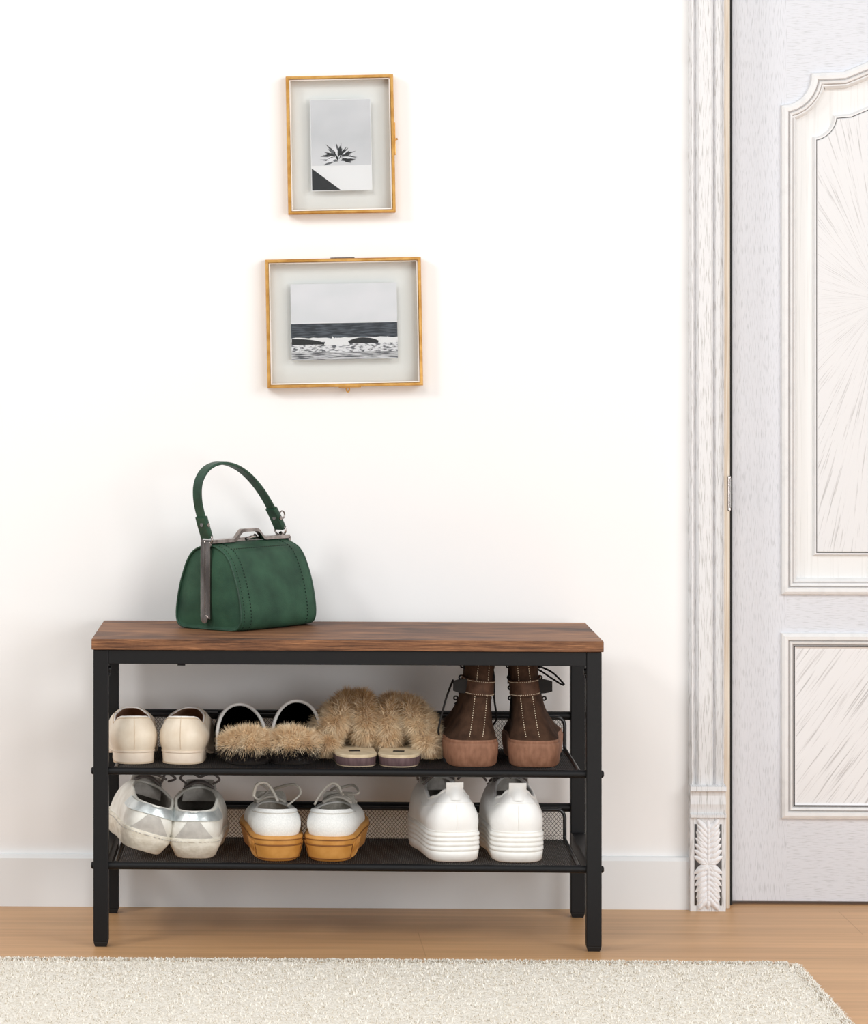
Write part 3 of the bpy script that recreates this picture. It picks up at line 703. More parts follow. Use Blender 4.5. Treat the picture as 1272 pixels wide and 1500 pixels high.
# --- brown boots
def boot(s, label, u, v, yaw, loops, tab):
    t = shoe('ankle_boot', label, 'pair of brown suede boots', u, v, ZU, yaw)
    L = Last(.218, [(0, .037), (.25, .0375), (.45, .038), (.68, .044), (.85, .040), (1, .031)], .19, .3, 3.0, bend=-.02 * s)
    hgt = lambda a: table([(0, .0), (1, .0)], a)
    o = sole_mb(L, [(0, -.0045), (.003, -.0015), (.018, .0005), (.031, .0012), (.0335, .0006), (.0345, -.0008), (.036, -.0005), (.038, -.0008), (.039, -.003)], hgt, .008)
    o.build('outsole', 'boot_sole', t, auto=60)
    o = MB()                                                 # tread notches under the rim
    for k in range(9):
        q = s * (.30 + k * .035); a, b = L.pt2(q, -.0022), L.pt2(q + .012, -.0022)
        o.box((min(a[0], b[0]) - .002, min(a[1], b[1]), .0004), (max(a[0], b[0]) + .002, max(a[1], b[1]) + .001, .006))
    o.build('tread_notch', 'rubber', t, smooth=False)
    U = Upper(L, lambda a: .0375, .0012, .022, .105, [(0, .0185), (.5, .0205), (1, .018)], lambda a: table([(0, .1585), (1, .160)], a), .001, .62, kt=(.45, .95), spring=.008, xs=-s * .0176); U.boot = True
    def wv(v): return v
    o = U.outer(22)
    for sg in (-1, 1):
        U.line([(U.qx(sg * lerp(.0095, .0075, k / 30) - s * .0176 * lerp(.05, .97, k / 30) ** .7, lerp(.05, .97, k / 30)), lerp(.05, .97, k / 30)) for k in range(31)], .00055, .0004, o, 1, (.0019, .0015))
    U.line([(U.qx(lerp(-.0075, .0075, k / 20) - s * .017, .955), .955) for k in range(21)], .0006, .0006, o, 1, (.002, .0015))
    o.build('upper', ['boot', 'stitch_cream'], t)
    U.inner().build('lining', 'brown_lining', t); U.rim(.0018).build('collar', 'boot', t)
    # ankle strap round the back, with stitched edges and a tab
    va, vb = .52, .70
    o = U.patch(lambda a, b: (lerp(-.52, .52, a), lerp(va, vb, b) + .05 * s * (a - .5)), .0028, 40, 5)
    for vv in (va + .015, vb - .015): U.line([(lerp(-.5, .5, k / 50), vv + .05 * s * (k / 50 - .5)) for k in range(51)], .00045, .0031, o, 1, (.0017, .0012))
    o.build('ankle_strap', ['boot_strap', 'stitch_cream'], t)
    o = MB(); p = U.O(s * .27, .62, .003); sg = s
    G = [[p + V((sg * a * .018, -.002, z * (1 - .35 * a * a))) for z in (-.0105, -.005, .0, .006, .0105)] for a in (-.5, 0, .4, .75, 1)]
    G2 = [[q + V((0, .006, 0)) for q in r] for r in G]
    o.grid(G); o.grid(G2, flip=True); ed = lambda g: [r[0] for r in g] + g[-1][1:-1] + [r[-1] for r in g[::-1]]; o.grid([ed(G), ed(G2)]); o.build('strap_tab', 'dark_lace', t)
    tongue(U, .021, .012, .006, .006, .004, .05).build('tongue', 'boot', t)
    o = laces(U, .020, (.35, .5, .65, .8, .92), .0015, loops=loops)
    o.build('laces', 'dark_lace', t)
    for v in (.42, .55, .68, .82):                           # lace hooks along the front edge
        for sg in (1, -1):
            q = .62; p = U.O(sg * q, v, .001); o = MB(); o.tube([p + V((sg * .0028 * cos(a) + sg * .002, 0, .0028 * sin(a))) for a in [2 * pi * k / 10 for k in range(10)]], .0012, 6, True); o.build('lace_hook', 'dark_lace', t)
boot(-1, 'brown suede ankle boot with chunky tan sole, next to the fur slides', 696, 1124, 4,
     [[(.026, .10, .150), (.034, .09, .148), (.040, .085, .125), (.040, .08, .09), (.044, .085, .06), (.038, .10, .045)], [(-.022, .07, .118), (-.035, .04, .098), (-.044, .03, .072), (-.048, .035, .05), (-.044, .06, .04)], [(.022, .11, .125), (.034, .10, .118), (.040, .09, .108)]], 1)
boot(1, 'brown suede ankle boot with chunky tan sole, at the shelf end by the bench leg', 783, 1124.5, -5,
     [[(.004, .10, .136), (.014, .09, .134), (.028, .075, .128), (.040, .066, .117), (.043, .062, .113), (.038, .064, .114), (.024, .072, .122), (.010, .085, .130), (.002, .10, .132)], [(-.022, .11, .150), (-.030, .10, .13), (-.032, .09, .10), (-.035, .085, .06)]], 1)

# --- scuffed silver sneakers
def silver(s, label, u, v, yaw, roll, dz, loops):
    t = shoe('silver_sneaker', label, 'pair of scuffed silver sneakers', u, v, ZL, yaw, roll, dz)
    L = Last(.220, [(0, .0355), (.25, .037), (.45, .037), (.68, .044), (.85, .040), (1, .030)], .15, .3, 3.2, bend=-.02 * s)
    o = sole_mb(L, [(0, -.0095), (.002, -.007), (.020, .0010), (.0265, .002), (.029, .0018), (.030, .0)], lambda a: 0, .012)
    for q0 in range(60):
        q = -.6 + 1.2 * q0 / 59; x, y = L.pt2(q, .0026); x2, y2 = L.pt2(q + .011, .0026); o.tube([(x, y, .0255), (x2, y2, .0255)], .0005, 5, m=1)
    o.build('outsole', ['scuffed_sole', 'grey_suede'], t, auto=50)
    U = Upper(L, lambda a: .029, .0008, .006, .150, [(0, .027), (.4, .031), (.75, .027), (1, .021)], lambda a: table([(0, .067), (.12, .067), (.45, .078), (1, .084)], a), .004, 1.5, spring=.012)
    U.outer(16).build('upper', 'off_white', t)
    U.patch(lambda a, b: (U.qx(lerp(-1, 1, a) * lerp(.0285, .0095, b), lerp(.0, .64, b)), lerp(.0, .64, b)), .0012).build('heel_panel', 'grey_suede', t)
    U.patch(lambda a, b: (lerp(-.34, .34, a), lerp(.66, 1.0, b) - .05 * abs(lerp(-1, 1, a)) - .02 * sin(a * 9)), .0026, 24, 6).build('heel_band', 'silver', t)
    U.inner(.0035).build('lining', 'grey_lining', t); U.rim(.0022, ins=.001).build('collar', 'off_white', t)
    tongue(U, .026, .010, .012).build('tongue', 'grey_lining', t)
    laces(U, .021, (.45, .6, .75, .9), .0019, loops=loops).build('laces', 'grey_lace', t)
silver(-1, 'scuffed white and silver sneaker tipped over onto one edge by the bench leg', 210, 1259.5, 9, 17, .011,
       [[(0, .14, .10), (.018, .13, .108), (.035, .12, .104), (.03, .14, .095)], [(0, .14, .10), (-.02, .13, .110), (-.036, .12, .104), (-.03, .14, .092)], [(.02, .14, .088), (.022, .145, .102), (.02, .15, .112)], [(-.02, .11, .095), (0, .10, .103), (.02, .105, .10)]])
silver(1, 'scuffed white and silver sneaker standing flat beside its tipped mate', 284, 1259, -3, 0, 0,
       [[(0, .14, .10), (.018, .135, .106), (.030, .13, .098), (.02, .14, .09)], [(0, .14, .10), (-.016, .135, .108), (-.028, .13, .1), (-.02, .14, .09)]])

# --- gum soled canvas sneakers
def gum(s, label, u, v, yaw, loops):
    t = shoe('canvas_sneaker', label, 'pair of gum soled canvas sneakers', u, v, ZL, yaw)
    L = Last(.230, [(0, .031), (.25, .034), (.45, .036), (.68, .041), (.85, .037), (1, .028)], .17, .3, 2.6, bend=-.02 * s)
    prof_ = [(0, -.004), (.0025, -.0015), (.012, .0005), (.024, .0035), (.031, .0048), (.0345, .0045), (.036, .003), (.0362, .0)]
    o = sole_mb(L, prof_, lambda a: .012 * smooth(.25, .6, a) * .2, .010)
    def sp(q, z, e=.0006):
        of = table([(a, b) for a, b in prof_], z); x, y = L.pt2(q, of + e); return (x, y, z)
    o.tube([sp(q, .0315) for q in [-.8 + 1.6 * k / 60 for k in range(61)]], .0007, 6, m=1)
    for sg in (-1, 1):
        for k in range(7):                                    # slanting ribs beside the heel plate
            q = sg * (.20 + k * .028); o.tube([sp(q, .003), sp(q + sg * .02, .011), sp(q + sg * .004, .019), sp(q + sg * .018, .027)], .0011, 5, m=0)
            o.tube([sp(q + sg * .012, .003, -.0002), sp(q + sg * .032, .011, -.0002), sp(q + sg * .016, .019, -.0002), sp(q + sg * .03, .027, -.0002)], .0006, 5, m=1)
    o.build('outsole', ['gum', 'gum_dark'], t, auto=55)
    hq = .185; o = MB()
    G = [[sp(lerp(-hq, hq, k / 12), z, .0014) for k in range(13)] for z in (.004, .010, .016, .0235)]; o.grid(G)
    ring = [sp(lerp(-hq, hq, k / 12), .004, .001) for k in range(13)] + [sp(hq, lerp(.004, .0235, k / 4), .001) for k in range(1, 5)] + [sp(lerp(hq, -hq, k / 12), .0235, .001) for k in range(1, 13)] + [sp(-hq, lerp(.0235, .004, k / 4), .001) for k in range(1, 4)]
    o.tube(ring, .0011, 6, True, m=1); o.build('heel_plate', ['gum', 'gum_dark'], t)
    U = Upper(L, lambda a: .035, .0015, .009, .145, [(0, .026), (.4, .029), (.75, .025), (1, .020)], lambda a: table([(0, .072), (.2, .070), (.5, .064), (1, .066)], a), .005, 1.9, spring=.010)
    o = U.outer(16); U.line([(lerp(-.5, .5, k / 40), .88) for k in range(41)], .0004, .0003, o, 1)
    o.build('upper', ['canvas', 'light_lace'], t)
    U.patch(lambda a, b: (lerp(-.36, .36, a), lerp(.90, 1.0, b)), .0012, 24, 3).build('collar_band', 'canvas', t)
    U.inner(.003).build('lining', 'canvas_grey', t); U.rim(.0016).build('collar', 'white_edge', t)
    tongue(U, .026, .014, .010).build('tongue', 'canvas_grey', t)
    laces(U, .021, (.42, .55, .68, .81, .93), .0022, loops=loops, flat=.7).build('laces', 'light_lace', t)
gum(-1, 'white canvas sneaker with gum sole, beside the scuffed silver sneakers', 409, 1262, 4.5,
    [[(-.004, .135, .085), (-.018, .10, .098), (-.026, .085, .098), (-.030, .075, .086), (-.022, .08, .078), (-.006, .12, .083)], [(-.03, .075, .083), (-.026, .07, .1), (-.014, .07, .104), (-.004, .075, .094), (.004, .06, .078)], [(.004, .135, .085), (.022, .10, .096), (.034, .08, .098), (.038, .07, .088), (.026, .06, .078), (.018, .05, .074)]])
gum(1, 'white canvas sneaker with gum sole, beside the chunky white sneakers', 481, 1262.5, -8,
    [[(-.026, .055, .074), (-.018, .07, .088), (-.006, .085, .1), (.004, .09, .098), (.01, .085, .088)], [(.004, .135, .088), (.024, .12, .094), (.034, .10, .086), (.018, .11, .082)], [(-.01, .13, .085), (.0, .10, .092), (.012, .09, .084)]])

# --- chunky white sneakers
def chunky(s, label, u, v, yaw, loops):
    t = shoe('chunky_sneaker', label, 'pair of chunky white sneakers', u, v, ZL, yaw)
    L = Last(.226, [(0, .0375), (.25, .0375), (.45, .038), (.68, .043), (.85, .040), (1, .031)], .19, .3, 3.0, bend=-.02 * s)
    pr = [(0, -.004), (.0015, -.0015), (.009, .0), (.0135, .0005), (.0145, -.0008), (.0155, .0)]
    z = .0155
    for k in range(4):
        pr += [(z + .0012, .0014), (z + .0046, .0012), (z + .0058, -.0012), (z + .0062, -.0012)]; z += .0066
    pr += [(z + .0015, .0), (z + .003, -.002)]
    sole_mb(L, pr, lambda a: -.008 * smooth(.3, .75, a) * 0, .010).build('outsole', 'white_rubber', t, auto=75)
    z0 = z + .002
    U = Upper(L, lambda a: z0, .001, .014, .150, [(0, .020), (.35, .029), (.75, .027), (1, .022)], lambda a: table([(0, .102), (.05, .100), (.18, .089), (.35, .083), (.6, .090), (1, .104)], a), .0055, 1.4, spring=.010)
    o = U.outer(18); U.line([(0, k / 20) for k in range(1, 14)], .0005, .0002, o, 1); U.line([(lerp(-.5, .5, k / 40), .70 + .0 * k) for k in range(41)], .0004, .0003, o, 1)
    o.build('upper', ['white_leather', 'white_edge'], t)
    U.inner(.004).build('lining', 'grey_lining', t); U.rim(.0026, ins=.001).build('collar', 'white_leather', t)
    # heel pull tab
    o = MB(); G = []
    for b in range(7):
        f = b / 6; w = lerp(.0165, .0125, smooth(0, .5, f)); row = []
        for a in range(7):
            k = lerp(-1, 1, a / 6); v_ = lerp(.74, 1.0, min(1, f / .55)); p = U.O(k * w / .105, v_, .003)
            if f > .55: p = U.O(0, 1, .003) + V((0, 0, (f - .55) * .020)); p.y += .0015
            p = V((k * w, p.y + k * k * .001, p.z)); row.append(p)
        G.append(row)
    G2 = [[p + V((0, .0025, 0)) for p in r] for r in G]; o.grid(G); o.grid(G2, flip=True); o.grid([ed_(G), ed_(G2)]); o.build('pull_tab', 'white_leather', t)
    tongue(U, .028, .014, .010).build('tongue', 'grey_lining', t)
    laces(U, .023, (.45, .6, .75, .9), .0019, loops=loops).build('laces', 'grey_lace', t)
def ed_(g): return [r[0] for r in g] + g[-1][1:-1] + [r[-1] for r in g[::-1]]
chunky(-1, 'chunky white sneaker with ridged sole, toe swung out toward the gum-soled pair', 669.5, 1263, 7.5,
       [[(0, .14, .108), (-.02, .13, .118), (-.034, .12, .112), (-.03, .14, .10)], [(0, .14, .108), (.02, .13, .12), (.036, .125, .114), (.03, .14, .10)], [(-.03, .10, .098), (-.012, .10, .112), (.012, .11, .114), (.03, .12, .106)]])
chunky(1, 'chunky white sneaker with ridged sole, at the shelf end by the bench leg', 760, 1264, 0,
       [[(-.02, .14, .105), (-.034, .13, .118), (-.044, .12, .112), (-.036, .13, .10)], [(.02, .13, .105), (.024, .127, .112), (.024, .122, .118)], [(-.02, .14, .1), (-.01, .12, .11), (.0, .12, .106)]])

# ---------------------------------------------------------------- handbag
BL, BWD, BHH = .172, .1275, .127
bp_ = at_z(361, 917, BHT)
bag = thing('handbag', 'green suede frame handbag with a looped strap, standing on the bench top', 'handbag', bp_, (0, 0, R(-0)))
ANG = R(50)                                              # the left end is turned to the viewer
bag.rotation_euler = (0, 0, ANG)
def bprof(n=56):
    hw = BWD / 2
    tb = [(hw * .72, .0), (hw * .90, .003), (hw * .985, .011), (hw, .024), (hw * .965, .042), (hw * .88, .066), (hw * .77, .086), (hw * .64, .104), (hw * .47, .1165), (hw * .24, .1235), (hw * .05, BHH), ]
    P = spline([(a, 0, b) for a, b in tb], 4); P = [(p.x, p.z) for p in P]
    return P + [(-x, z) for x, z in P[::-1]]
BP = bprof()
def bring(u, sc=1.0, dz=0): return [V((u, y * sc, .068 + (z - .068) * sc + dz)) for y, z in BP]
o = MB(); st = []
for u, sc in ((-BL / 2 - .001, .975), (-BL / 2 + .002, .995), (-BL / 2 + .006, 1.0)): st.append((u, sc))
for k in range(1, 10): st.append((lerp(-BL / 2 + .006, BL / 2 - .006, k / 10), 1.0 + .012 * sin(pi * k / 10)))
for u, sc in ((BL / 2 - .006, 1.0), (BL / 2 - .002, .995), (BL / 2 + .001, .975)): st.append((u, sc))
o.grid([bring(u, sc) for u, sc in st], True)
o.build('body', 'leather_green', bag)
ridge = lambda u: BHH
for sg in (-1, 1):
    o = MB(); G = []
    for sc, du in ((.975, .001), (.95, -.0005), (.90, .0), (.7, .003), (.4, .005), (.1, .0055)): G.append(bring(sg * (BL / 2 + du), sc))
    o.grid(G, True, flip=sg < 0); o.cap(G[-1], flip=sg > 0); o.build('gusset', 'leather_green', bag)
    o = MB(); o.tube(bring(sg * (BL / 2 + .0012), .975), .0016, 8, True); o.build('piping', 'strap_green', bag)
# stitching rows beside the ends and along the ridge
o = MB()
def dash_path(P, on=.0028, gap=.0022, r=.0005):
    d = 0; cur = []
    fine = []
    for a, b in zip(P, P[1:]):
        n = max(1, int((b - a).length / .0005)); fine += [a.lerp(b, k / n) for k in range(n)]
    for a, b in zip(fine, fine[1:]):
        d += (b - a).length
        if d % (on + gap) < on: cur.append(a)
        else:
            if len(cur) > 1: o.tube([cur[0], cur[-1]], r, 5)
            cur = []
for u in (-BL / 2 + .020, -BL / 2 + .0045, BL / 2 - .020):
    R_ = [V((p.x, p.y * 1.006, p.z + .0004)) for p in bring(u, 1.006)]; dash_path(R_, r=.0007 if abs(u) < BL / 2 - .01 else .0004)
for sg in (-1, 1): dash_path([V((lerp(-BL / 2 + .02, BL / 2 - .02, k / 30), sg * BWD * .245, .1198)) for k in range(31)], r=.0007)
o.build('stitching', 'stitch_green', bag)
# polished frame: a pair of bars down each end and along the top
for sg in (-1, 1):
    o = MB(); e = sg * (BL / 2 + .0065)
    for yy in (-.0048, .0048):
        a = [V((e, yy, .014)), V((e, yy, BHH + .003))]
        o.box((min(e - .003, e + .003), yy - .0042, .016), (max(e - .003, e + .003), yy + .0042, BHH + .004))
    o.tube([(e - sg * .001, 0, .0165), (e + sg * .0045, 0, .0165)], .0062, 14)
    f = o.build('frame_upright', 'gunmetal', bag, smooth=False, bevel=.0012)
o = MB()
for yy in (-.0048, .0048):
    pth = []
    for k in range(41):
        u = lerp(-BL / 2 - .007, BL / 2 + .007, k / 40); h = .0135 * smooth(.036, .016, abs(u)) if yy < 0 else 0
        pth.append((u, yy, h))
    rows = [[(u, yy + a, BHH + .001 + b + h) for u, _, h in pth] for a, b in ((-.0042, 0), (-.0042, .005), (.0042, .005), (.0042, 0), (-.0042, 0))]
    o.grid(rows)
    for k in (0, -1): o.cap([r[k] for r in rows[:-1]], flip=(k == 0))
o.build('frame_top', 'gunmetal', bag, smooth=False, bevel=.0008)
o = MB(); o.tube([(-.012, -.009, BHH + .004), (0, -.010, BHH + .0065), (.010, -.008, BHH + .0062)], .0024, 8); o.tube([(.012, -.004, BHH + .004), (.012, -.008, BHH + .009)], .003, 10); o.build('clasp', 'gunmetal', bag)
# the strap: px -> (u, height) along the bag's axis
def strap_uh(px, py): return ((px - 361) / 1000 / cos(ANG) * .985, (911 - 0 - py) / 1003 )
SP = [(300, 768), (294, 746), (288, 718), (289, 692), (300, 673), (318, 665), (340, 669), (362, 684), (383, 709), (401, 740), (411, 762)]
path = [V((strap_uh(*p)[0], 0, 0)) for p in SP]
lean = []
for p in SP:
    u, h = strap_uh(*p); lean.append(V((u, 0, h)))
SPp = spline(lean, 8)
def ribbon(P, w, th, o=None):
    o = o or MB(); rings = []
    for i, p in enumerate(P):
        t = (P[min(i + 1, len(P) - 1)] - P[max(i - 1, 0)]); t.normalize(); y = V((0, 1, 0)); n = t.cross(y); n.normalize()
        rings.append([p + y * a * w + n * b * th for a, b in ((-1, -.3), (-.9, -1), (.9, -1), (1, -.3), (1, .3), (.9, 1), (-.9, 1), (-1, .3))])
    o.grid(rings, True); o.cap(rings[0], flip=True); o.cap(rings[-1]); return o
sh_ = ribbon(SPp, .0078, .0021).build('strap', 'strap_green', bag, auto=50)
for (k0, k1, sg) in ((0, 10, -1), (len(SPp) - 10, len(SPp), 1)):
    P = SPp[k0:k1]; ext = [P[0] + (P[0] - P[1]) * 2.2] + P if sg < 0 else P + [P[-1] + (P[-1] - P[-2]) * 2.2]
    tb = ribbon(ext, .0092, .0042).build('strap_tab', 'strap_green', sh_, auto=50)
    m_ = P[len(P) // 2]; o = MB(); o.tube([m_ + V((-.0055, -.001, 0)), m_ + V((.0055, -.001, 0))], .0032, 10); o.tube([m_ + V((0, -.0085, 0)), m_ + V((0, -.0105, 0))], .003, 10); o.build('rivet', 'gunmetal', tb)
    e_ = ext[0] if sg < 0 else ext[-1]
    o = MB(); c = V((e_.x, 0, e_.z - .003)); o.tube([c + V((.001 * cos(a), .011 * cos(a), .0075 * sin(a))) for a in [2 * pi * k / 18 for k in range(18)]], .0016, 8, True)
    o.tube([V((sg * (BL / 2 + .004), 0, BHH + .002)), V((c.x, 0, c.z - .004))], .003, 8)
    o.build('ring', 'gunmetal', sh_)
    if sg > 0:
        o = MB(); c = e_ + V((.004, 0, .020)); o.tube([c + V((.006 * cos(a), 0, .006 * sin(a))) for a in [2 * pi * k / 14 for k in range(14)]], .0012, 6, True); o.build('charm_ring', 'gunmetal', sh_)

# ---------------------------------------------------------------- framed photographs
M['sky'] = mat('print_sky', (196, 198, 202), .5, rgb2=(222, 222, 226), scale=(9, 9, 14), lo=.3, hi=.7)
M['sky_light'] = mat('print_light_sky', (222, 224, 228), .5, rgb2=(234, 233, 238), scale=(14, 14, 30), lo=.3, hi=.7)
M['ink'] = mat('print_black', (22, 24, 28), .5); M['ink_grey'] = mat('print_grey', (96, 98, 102), .5)
M['sea'] = mat('print_sea', (34, 40, 50), .5, rgb2=(92, 100, 110), scale=(50, 50, 420), detail=7, lo=.42, hi=.72)
M['foam'] = mat('print_foam', (96, 98, 104), .5, rgb2=(232, 232, 236), scale=(150, 150, 420), detail=8, lo=.40, hi=.52)
M['shoreline'] = mat('print_shoreline', (70, 72, 78), .5, rgb2=(214, 214, 218), scale=(40, 40, 700), detail=6, lo=.42, hi=.56)
PXW = 952.0
def frame(label, u, v, w, h, tilt):
    p = at_y(u, v, -.0125); root = thing('picture_frame', label, 'picture', p, (0, R(-tilt), 0), 'brass framed photographs')
    w /= PXW; h /= PXW; e = .0052; dp = .0115
    o = MB(); P = [(-w / 2, -h / 2), (-w / 2, h / 2), (w / 2, h / 2), (w / 2, -h / 2)]
    rows = [[(x, y, z) for x, z in offset_poly(P, -d)] for d, y in ((0, dp), (0, -dp + .002), (.0015, -dp), (e - .001, -dp), (e, -dp + .002), (e, dp), (0, dp))]
    o.grid(rows, True); o.build('frame', 'brass', root, smooth=False)
    o = MB(); I = offset_poly(P, -e); J = offset_poly(P, -e - .0016); o.grid([[(x, -.0072, z) for x, z in I], [(x, -.0072, z) for x, z in J]], True); o.build('edge_highlight', 'white_edge', root, smooth=False)  # white strip paints the highlight along the frame's inside edge
    for y in (-.006, .004):
        o = MB(); o.box((-w / 2 + e * .6, y, -h / 2 + e * .6), (w / 2 - e * .6, y + .0012, h / 2 - e * .6)); o.build('glass_pane', 'glass', root, smooth=False)
    return root, w, h
def quad(o, x0, z0, x1, z1, y, m): o.add([(x0, y, z0), (x1, y, z0), (x1, y, z1), (x0, y, z1)], [(0, 1, 2, 3)], m)
fr1, w, h = frame('upright brass glass frame, a black and white plant photograph inside', 499, 212, 156, 201, 1.1)
def L1(px, py): return ((px - 499) / PXW, (212 - py) / PXW)
o = MB(); a, b = L1(455.5, 279), L1(544, 145.5); yy = -.0015; hz = L1(0, 242)[1]
o.box((a[0], yy, a[1]), (b[0], yy + .0008, b[1]), 2); k = .001
quad(o, a[0] + k, hz, b[0] - k, b[1] - k, yy - .0002, 0); t0, t1, t2 = L1(456.5, 278), L1(456.5, 246), L1(498, 278)
o.add([(t0[0], yy - .0003, t0[1]), (t2[0], yy - .0003, t2[1]), (t1[0], yy - .0003, t1[1])], [(0, 1, 2)], 1)
rnd = random.Random(3); cx, cz = L1(496, 238)
for k in range(80):
    an = rnd.uniform(-.5, pi + .5); l = rnd.uniform(.012, .026) * (1 - .2 * abs(sin(an))); bx_ = cx + cos(an) * rnd.uniform(0, .008); bz = hz + .012 + rnd.uniform(-.006, .005); wd = rnd.uniform(.0010, .0022)
    c, s = cos(an), sin(an)
    pts = [(bx_ - s * wd * .4, bz + c * wd * .4), (bx_ + c * l * .45 + s * wd, bz + s * l * .45 - c * wd), (bx_ + c * l, bz + s * l), (bx_ + c * l * .45 - s * wd, bz + s * l * .45 + c * wd)]
    pts = [(max(cx - .029, min(cx + .029, x)), max(hz, min(L1(0, 203)[1], z))) for x, z in pts]
    o.add([(x, yy - .0003 - k * 1e-6, z) for x, z in pts], [(0, 1, 2, 3)], rnd.choice((1, 1, 1, 1, 3, 4)))
o.build('photograph', ['sky', 'ink', 'print_white', 'ink_grey', 'sky_light'], fr1, smooth=False)
zc1 = L1(0, 206)[1]; o = MB(); o.box((w / 2 - .001, -.005, zc1 - .024), (w / 2 + .002, .006, zc1 + .026)); o.tube([(w / 2 + .002, 0, zc1), (w / 2 + .0055, 0, zc1 + .001)], .0017, 8); o.build('latch', 'brass', fr1, smooth=False, bevel=.0006)
fr2, w, h = frame('wide brass glass frame, a black and white seascape photograph inside', 504, 472.5, 226, 187, 1.05)
def L2(px, py): return ((px - 504) / PXW, (472.5 - py) / PXW)
o = MB(); a, b = L2(427, 526), L2(581.5, 415.5); hz = L2(0, 473)[1]; zs, zf = L2(0, 497)[1], L2(0, 515)[1]
o.box((a[0], yy, a[1]), (b[0], yy + .0008, b[1]), 0); y2 = yy - .0002
quad(o, a[0], zs, b[0], hz, y2, 2); quad(o, a[0], zf, b[0], zs, y2, 3); quad(o, a[0], a[1], b[0], zf, y2, 4)
quad(o, a[0], hz, b[0], hz + .0012, y2 - .0001, 5)
rnd = random.Random(9)
def wave(x0, x1, z0, z1, m, y, jag=0, h=0.0):
    n = 24; T = []; Bq = []
    for k in range(n + 1):
        t = k / n; e = max(0, sin(pi * (h + (1 - h) * t))) ** .5 if jag >= 0 else 1
        T.append((lerp(x0, x1, t), y, lerp(z0, z1, e) + rnd.gauss(0, abs(jag)))); Bq.append((lerp(x0, x1, t), y, z0 + rnd.gauss(0, abs(jag) * .5)))
    o.grid([Bq, T], m=m)
g = lambda px, py: L2(px, py)
wave(g(426.5, 0)[0], g(582, 0)[0], g(0, 500)[1], g(0, 494)[1], 5, y2 - .0001, -.0006)
wave(g(427.5, 0)[0], g(477, 0)[0], g(0, 504)[1], g(0, 495)[1], 1, y2 - .0002, .0001, .5); wave(g(508, 0)[0], g(556, 0)[0], g(0, 503)[1], g(0, 494.5)[1], 1, y2 - .0002, .0001)
wave(g(474, 0)[0], g(512, 0)[0], g(0, 505)[1], g(0, 494)[1], 5, y2 - .0003, .0009); wave(g(553, 0)[0], g(581, 0)[0], g(0, 503)[1], g(0, 495)[1], 5, y2 - .0003, .0009)
o.build('photograph', ['sky_light', 'ink', 'sea', 'foam', 'shoreline', 'print_white'], fr2, smooth=False)
o = MB(); o.box((g(486, 0)[0], -.006, h / 2 - .001), (g(521, 0)[0], .004, h / 2 + .0015)); o.build('hinge', 'gunmetal', fr2, smooth=False)
c = V((g(508, 0)[0], -.002, -h / 2 - .004)); o = MB(); o.tube([c + V((.0022 * cos(q), 0, .004 * sin(q))) for q in [2 * pi * k / 14 for k in range(14)]], .0012, 6, True); o.box((c.x - .014, -.006, -h / 2 - .0014), (c.x + .020, .004, -h / 2 + .001)); o.build('latch', 'brass', fr2, smooth=False)

# ---------------------------------------------------------------- rug
RZ = .014
pr = at_z(1170, 1413, RZ); pb = at_z(760, 1406, RZ)
rx1 = pr.x; ry1 = (pr.y + pb.y) / 2; rx0 = -1.15; ry0 = ry1 - .95
rug = thing('rug', 'cream shaggy rug lying on the floor in front of the bench', 'rug', ((rx0 + rx1) / 2, (ry0 + ry1) / 2, 0))
hx, hy = (rx1 - rx0) / 2, (ry1 - ry0) / 2; o = MB(); nx, ny = 330, 150; G = []
for j in range(ny + 1):
    row = []
    for i in range(nx + 1):
        x, y = lerp(-hx, hx, i / nx), lerp(-hy, hy, j / ny)
        ed = min(x + hx, hx - x, y + hy, hy - y); rr = .03
        if min(hx - abs(x), hy - abs(y)) < rr and hx - abs(x) < rr and hy - abs(y) < rr:
            ax_, ay_ = rr - (hx - abs(x)), rr - (hy - abs(y)); ed = max(0, rr - sqrt(ax_ * ax_ + ay_ * ay_))
            l = sqrt(ax_ * ax_ + ay_ * ay_)
            if l > rr:
                x = math.copysign(hx - rr + ax_ / l * rr, x); y = math.copysign(hy - rr + ay_ / l * rr, y)
        nz_ = mn.noise(V((x * 70, y * 70, 0))) * .0022 + mn.noise(V((x * 170, y * 170, 3))) * .0018
        z = RZ * smooth(-.002, .012, ed) ** .6 + nz_ * smooth(0, .01, ed)
        wob = .003 * mn.noise(V((x * 40, y * 40, 9))) * (1 - smooth(0, .02, ed))
        row.append((x + wob, y + wob, max(.0003, z)))
    G.append(row)
o.grid(G); o.build('rug_base', 'rug', rug)
o = MB(); rnd = random.Random(5)
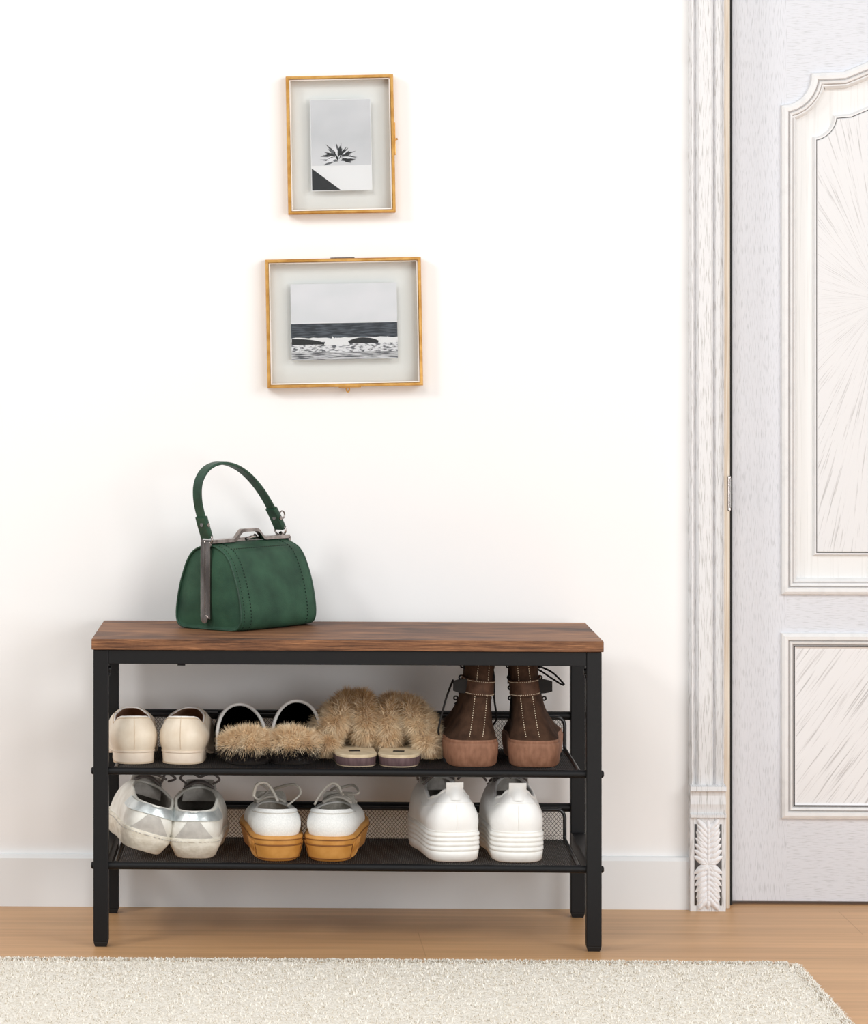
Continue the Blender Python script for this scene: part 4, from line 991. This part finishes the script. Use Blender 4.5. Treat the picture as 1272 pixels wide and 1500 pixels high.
for k in range(52000):
    if k < 9000:
        x, y = rnd.uniform(-hx, hx), hy - abs(rnd.gauss(0, .006))
        if k % 3 == 0: x, y = hx - abs(rnd.gauss(0, .006)), rnd.uniform(-hy, hy)
    else: x, y = rnd.uniform(-hx, hx), hy - rnd.random() ** 1.3 * 2 * hy
    if hx - abs(x) < .012 and hy - abs(y) < .012: continue
    a = rnd.uniform(0, 2 * pi); l = rnd.uniform(.003, .008); w_ = .0007; e = V((cos(a), sin(a), 0)); s_ = V((-sin(a), cos(a), 0)) * w_
    p = V((x, y, RZ * .9)); p2 = p + e * l * .5 + V((0, 0, .004 * rnd.uniform(.6, 1.2))); p3 = p + e * l + V((0, 0, rnd.uniform(.0005, .004)))
    o.add([p - s_, p + s_, p2 - s_, p2 + s_, p3], [(0, 1, 3, 2), (2, 3, 4)])
tag(o.build('pile', 'rug_fibre', rug), kind='stuff')

# ---------------------------------------------------------------- light
wd = bpy.data.worlds.new('world'); bpy.context.scene.world = wd; wd.use_nodes = True
bg = wd.node_tree.nodes['Background']; bg.inputs[0].default_value = (.95, .98, 1, 1); bg.inputs[1].default_value = .465
def area(name, loc, target, size, power, col=(1, 1, 1)):
    l = bpy.data.lights.new(name, 'AREA'); l.shape = 'RECTANGLE'; l.size, l.size_y = size; l.energy = power; l.color = col
    o = bpy.data.objects.new(name, l); C.objects.link(o); o.location = loc; o.rotation_euler = (V(target) - V(loc)).to_track_quat('-Z', 'Y').to_euler(); return o
area('softbox_right', (2.6, -2.6, 2.0), (.2, 0, .5), (1.6, 1.6), 42, (1, .995, .99))
area('softbox_front', (-.7, -3.3, 2.7), (.2, 0, .6), (1.3, 1.3), 31, (.97, .99, 1))
area('softbox_low', (1.75, -4.2, .75), (.2, 0, .25), (1.2, 1.0), 36, (1, 1, 1))
area('softbox_left', (-2.0, -1.9, 2.3), (.0, 0, .9), (.55, .55), 26, (1, .995, .99))
sc = bpy.context.scene
sc.view_settings.view_transform = 'Standard'; sc.view_settings.look = 'None'; sc.view_settings.exposure = 0; sc.view_settings.gamma = 1
try:
    sc.cycles.max_bounces = 8; sc.cycles.transparent_max_bounces = 16
except Exception: pass
